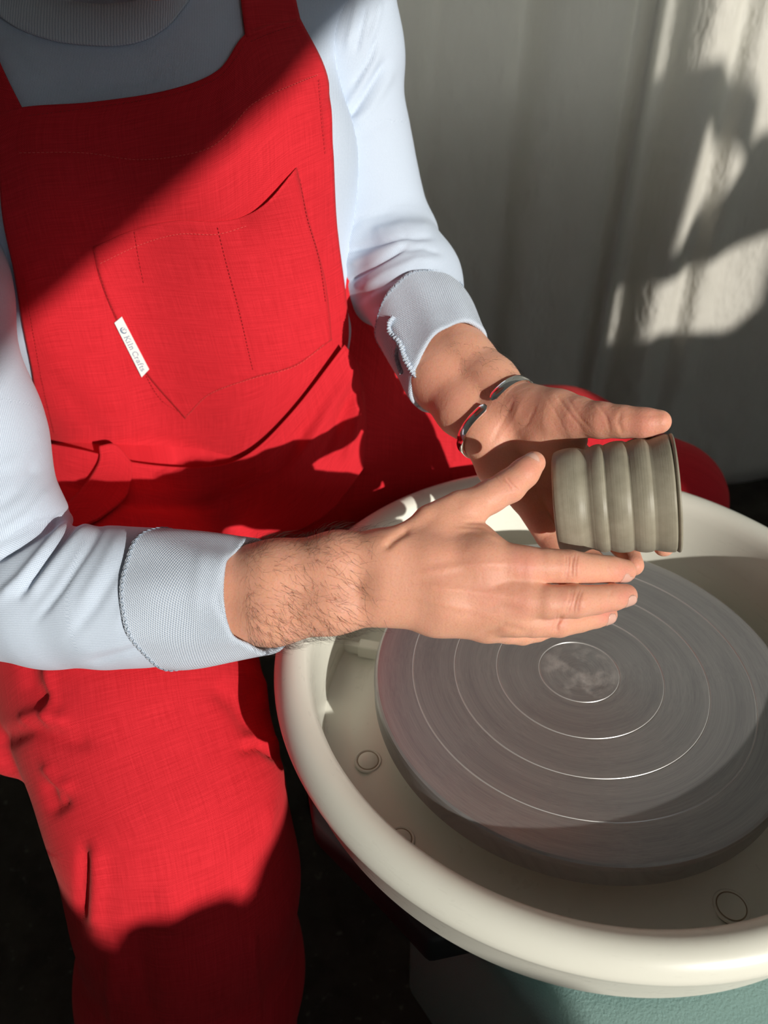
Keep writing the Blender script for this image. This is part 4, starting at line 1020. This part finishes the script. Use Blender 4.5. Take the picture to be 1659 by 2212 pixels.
# woven name tape on the pocket edge
def name_tape():
    c = [(247, 698), (263, 684), (322, 799), (306, 815)]
    q_ = on_bib([p[0] for p in c], [p[1] for p in c], .0034)
    n = q_[:, 3:].mean(0); n /= np.linalg.norm(n); p = q_[:, :3]
    x = (p[2] + p[3] - p[0] - p[1]) / 2; L = np.linalg.norm(x); x /= L; y = np.cross(n, x); wv = ((p[1] + p[2] - p[0] - p[3]) / 2) @ y
    H = abs(wv); y = y * np.sign(wv); o = (p[0] + p[3]) / 2 - x * L / 2
    shear = ((p[1] - p[0]) @ x) / H
    def T(u, v, z=0): return o + x * (u + v * shear * 0) + y * v + n * z
    V, Fs, mi = [], [], []
    b = [q - n * ((q - o) @ n) for q in p]
    for z in (-.0010, 0): V += [q + n * z for q in b]
    Fs += [(4, 5, 6, 7), (3, 2, 1, 0)] + [(i, (i + 1) % 4, 4 + (i + 1) % 4, 4 + i) for i in range(4)]; mi += [0] * 6
    def stroke(pts, w):
        pts = np.array(pts, float); t = np.gradient(pts, axis=0); t /= np.linalg.norm(t, axis=1, keepdims=True) + 1e-9
        sd = np.stack([-t[:, 1], t[:, 0]], 1); w = np.broadcast_to(w, len(pts)); b0 = len(V)
        for q, s, ww in zip(pts, sd, w):
            for e in (-1, 1): V.append(T(q[0] + s[0] * e * ww / 2, q[1] + s[1] * e * ww / 2, .00012))
        for i in range(len(pts) - 1): Fs.append((b0 + 2 * i, b0 + 2 * i + 2, b0 + 2 * i + 3, b0 + 2 * i + 1)); mi.append(1)
    def arc(cx, cy, rx, ry, a0, a1, n=14):
        a = np.radians(np.linspace(a0, a1, n)); return np.stack([cx + rx * np.cos(a), cy + ry * np.sin(a)], 1)
    G = {'K': (.72, [([(.14, 0), (.14, 1)], 1), ([(.62, 1), (.14, .42)], .7), ([(.28, .55), (.66, 0)], 1), ([(0, 0), (.28, 0)], .5), ([(0, 1), (.28, 1)], .5), ([(.5, 1), (.74, 1)], .5), ([(.54, 0), (.78, 0)], .5)]),
         'i': (.34, [([(.16, 0), (.16, .62)], 1), ([(.02, .62), (.16, .62)], .5), ([(.02, 0), (.31, 0)], .5), ([(.16, .80), (.16, .92)], 1.2)]),
         'l': (.34, [([(.16, 0), (.16, 1)], 1), ([(.02, 1), (.16, 1)], .5), ([(.02, 0), (.31, 0)], .5)]),
         'n': (.60, [([(.12, 0), (.12, .62)], 1), ([(0, .62), (.12, .62)], .5), (np.r_[arc(.29, .42, .17, .20, 180, 0), [(.46, 0)]], .9), ([(0, 0), (.25, 0)], .5), ([(.34, 0), (.58, 0)], .5)]),
         'C': (.74, [(arc(.40, .5, .36, .5, 42, 318, 24), .95), ([(.67, .98), (.67, .72)], .5)]),
         'r': (.44, [([(.12, 0), (.12, .62)], 1), ([(0, .62), (.12, .62)], .5), (arc(.30, .38, .18, .24, 180, 70), .9), ([(0, 0), (.27, 0)], .5)]),
         'a': (.52, [(np.r_[arc(.22, .44, .18, .19, 160, 0), [(.40, .05)], [(.48, 0)]], .9), (arc(.22, .17, .18, .18, 60, 330, 18), .9)]),
         'f': (.38, [(np.r_[[(.15, 0)], [(.15, .75)], arc(.30, .78, .15, .22, 180, 60)], 1), ([(0, .60), (.32, .60)], .5), ([(.02, 0), (.30, 0)], .5)]),
         't': (.36, [(np.r_[[(.14, .84)], [(.14, .15)], arc(.25, .14, .11, .14, 180, 320)], 1), ([(0, .60), (.32, .60)], .5)]),
         's': (.44, [(np.r_[arc(.21, .47, .15, .15, 30, 250), arc(.21, .155, .17, .16, 70, -150)], .9)])}
    hC = H * .50; base = H * .24; cur = L * .255; sw = hC * .115
    total = sum(G[ch][0] + .05 if ch != ' ' else .30 for ch in 'Kiln Crafts'); sc = L * .66 / (total * hC)
    for ch in 'Kiln Crafts':
        if ch == ' ': cur += .30 * hC * sc; continue
        wd, ss = G[ch]
        for pts, ww in ss:
            pts = np.array(pts, float); stroke(np.stack([cur + pts[:, 0] * hC * sc, base + pts[:, 1] * hC], 1), sw * ww)
        cur += (wd + .05) * hC * sc
    cx_, cy_, rr = L * .155, H * .52, H * .27          # flame-in-a-ring emblem
    ring = arc(cx_, cy_, rr * 1.15, rr, 150, 420, 26); stroke(ring, np.interp(np.linspace(0, 1, 26), [0, .35, 1], [sw * .5, sw * 2.2, sw * .4]))
    ring = arc(cx_ + rr * .25, cy_, rr * .75, rr * .62, 190, 400, 20); stroke(ring, sw * .7)
    stroke([(cx_ - rr * .9, cy_ + rr * .9), (cx_ - rr * .3, cy_ + rr * .55), (cx_ - rr * .5, cy_ + rr * .1), (cx_ + rr * .1, cy_ - rr * .15)], np.array([.3, 1.3, 1.3, .3]) * sw)
    stroke([(cx_ - rr * .2, cy_ + rr * 1.25), (cx_ + rr * .15, cy_ + rr * .8), (cx_ - rr * .05, cy_ + rr * .45)], np.array([.3, 1.2, .3]) * sw)
    me = bpy.data.meshes.new('name_tape'); me.from_pydata([tuple(q) for q in V], [], Fs); me.update()
    ob = link('name_tape', me, [TAGM, INK], apron); me.polygons.foreach_set('material_index', mi); me.update()
    ob['label'] = 'white woven name tape lettered Kiln Crafts'
name_tape()

# shoes
for k, hp in ((KN_R, HIP_R), (KN_L, HIP_L)):
    d = k - hp; d[2] = 0; d /= np.linalg.norm(d); f = Field()
    x, y = (k[0] - .01, k[1] + .02) if k is KN_R else (k[0] - .02, k[1] + .04)
    f.xyz([(x - d[0] * .03, y - d[1] * .03, FLOOR_Z + .045, .044), (x + d[0] * .08, y + d[1] * .08, FLOOR_Z + .042, .042), (x + d[0] * .16, y + d[1] * .16, FLOOR_Z + .036, .036)], .03)
    V, Fq = field_mesh(f, .006, .02, 2); V[:, 2] = np.maximum(V[:, 2], FLOOR_Z + 0.0005); mesh_obj('shoe', V, Fq, SHOE, person)

# ------------------------------------------------------------------ bracelet
def bracelet():
    c = (W(1146, 838, .665) + W(1012, 967, .667)) / 2
    up = W(1146, 838, .665) - W(1012, 967, .667); hw = np.linalg.norm(up) / 2 + .0025; up /= np.linalg.norm(up)
    ax = W(1075, 898, .662) - W(975, 800, .70); ax -= (ax @ up) * up; ax /= np.linalg.norm(ax)
    vw = np.cross(up, ax)
    if vw @ (CAM - c) < 0: vw = -vw
    n = 110; gap0, gap1 = math.radians(87), math.radians(98)
    th = np.linspace(gap1, gap0 + 2 * math.pi, n); c = c - vw * .004
    D = np.outer(np.cos(th), up) + np.outer(np.sin(th), vw); t = np.full(n, .075)
    for _ in range(60): t = t - np.clip(HAND_L.eval(c + D * t[:, None]), 0, .01) * .8
    for _ in range(10): t[1:-1] = .5 * t[1:-1] + .25 * (t[2:] + t[:-2])
    t = t + .0016
    P = c + D * t[:, None]; T = np.gradient(P, axis=0); T /= np.linalg.norm(T, axis=1, keepdims=True)
    NN = np.cross(T, ax); NN *= np.sign((NN * D).sum(1))[:, None]; NN /= np.linalg.norm(NN, axis=1, keepdims=True)
    V = []
    for i in range(n):
        e = min(i, n - 1 - i); w = .0040 * min(1, .45 + e * .3)
        for s, z in ((-1, 0), (-1, .0012), (-.85, .0016), (.85, .0016), (1, .0012), (1, 0)): V.append(P[i] + ax * w * s + NN[i] * z)
    Fs = [(6 * i + e, 6 * i + (e + 1) % 6, 6 * i + 6 + (e + 1) % 6, 6 * i + 6 + e) for i in range(n - 1) for e in range(6)]
    Fs += [tuple(range(6)), tuple(range(6 * n - 1, 6 * n - 7, -1))]
    o = mesh_obj('bracelet', np.array(V), Fs, SILVER); o.data.set_sharp_from_angle(angle=math.radians(50))
    bm = bmesh.new(); bm.from_mesh(o.data); bmesh.ops.recalc_face_normals(bm, faces=bm.faces[:]); bm.to_mesh(o.data); bm.free()
    tag(o, 'open silver cuff bracelet on the wrist beside the clay cup', 'bracelet')
bracelet()

# ------------------------------------------------------------------ stool under the potter
st = bpy.data.objects.new('stool', None); scene.collection.objects.link(st); tag(st, 'wooden stool under the seated potter', 'stool')
V, Fq = lathe([(0, .36), (.15, .36), (.158, .365), (.158, .385), (.15, .392), (0, .392)], 48, (-.37, .37, 0)); mesh_obj('seat', V, Fq, WOOD, st)
for a in (45, 135, 225, 315):
    bm = bmesh.new(); bmesh.ops.create_cone(bm, cap_ends=True, segments=14, radius1=.014, radius2=.018, depth=.365 - FLOOR_Z)
    o = bm_obj('leg', bm, WOOD, st, True); o.location = (-.37 + .12 * math.cos(math.radians(a)), .37 + .12 * math.sin(math.radians(a)), .1825 + FLOOR_Z / 2)
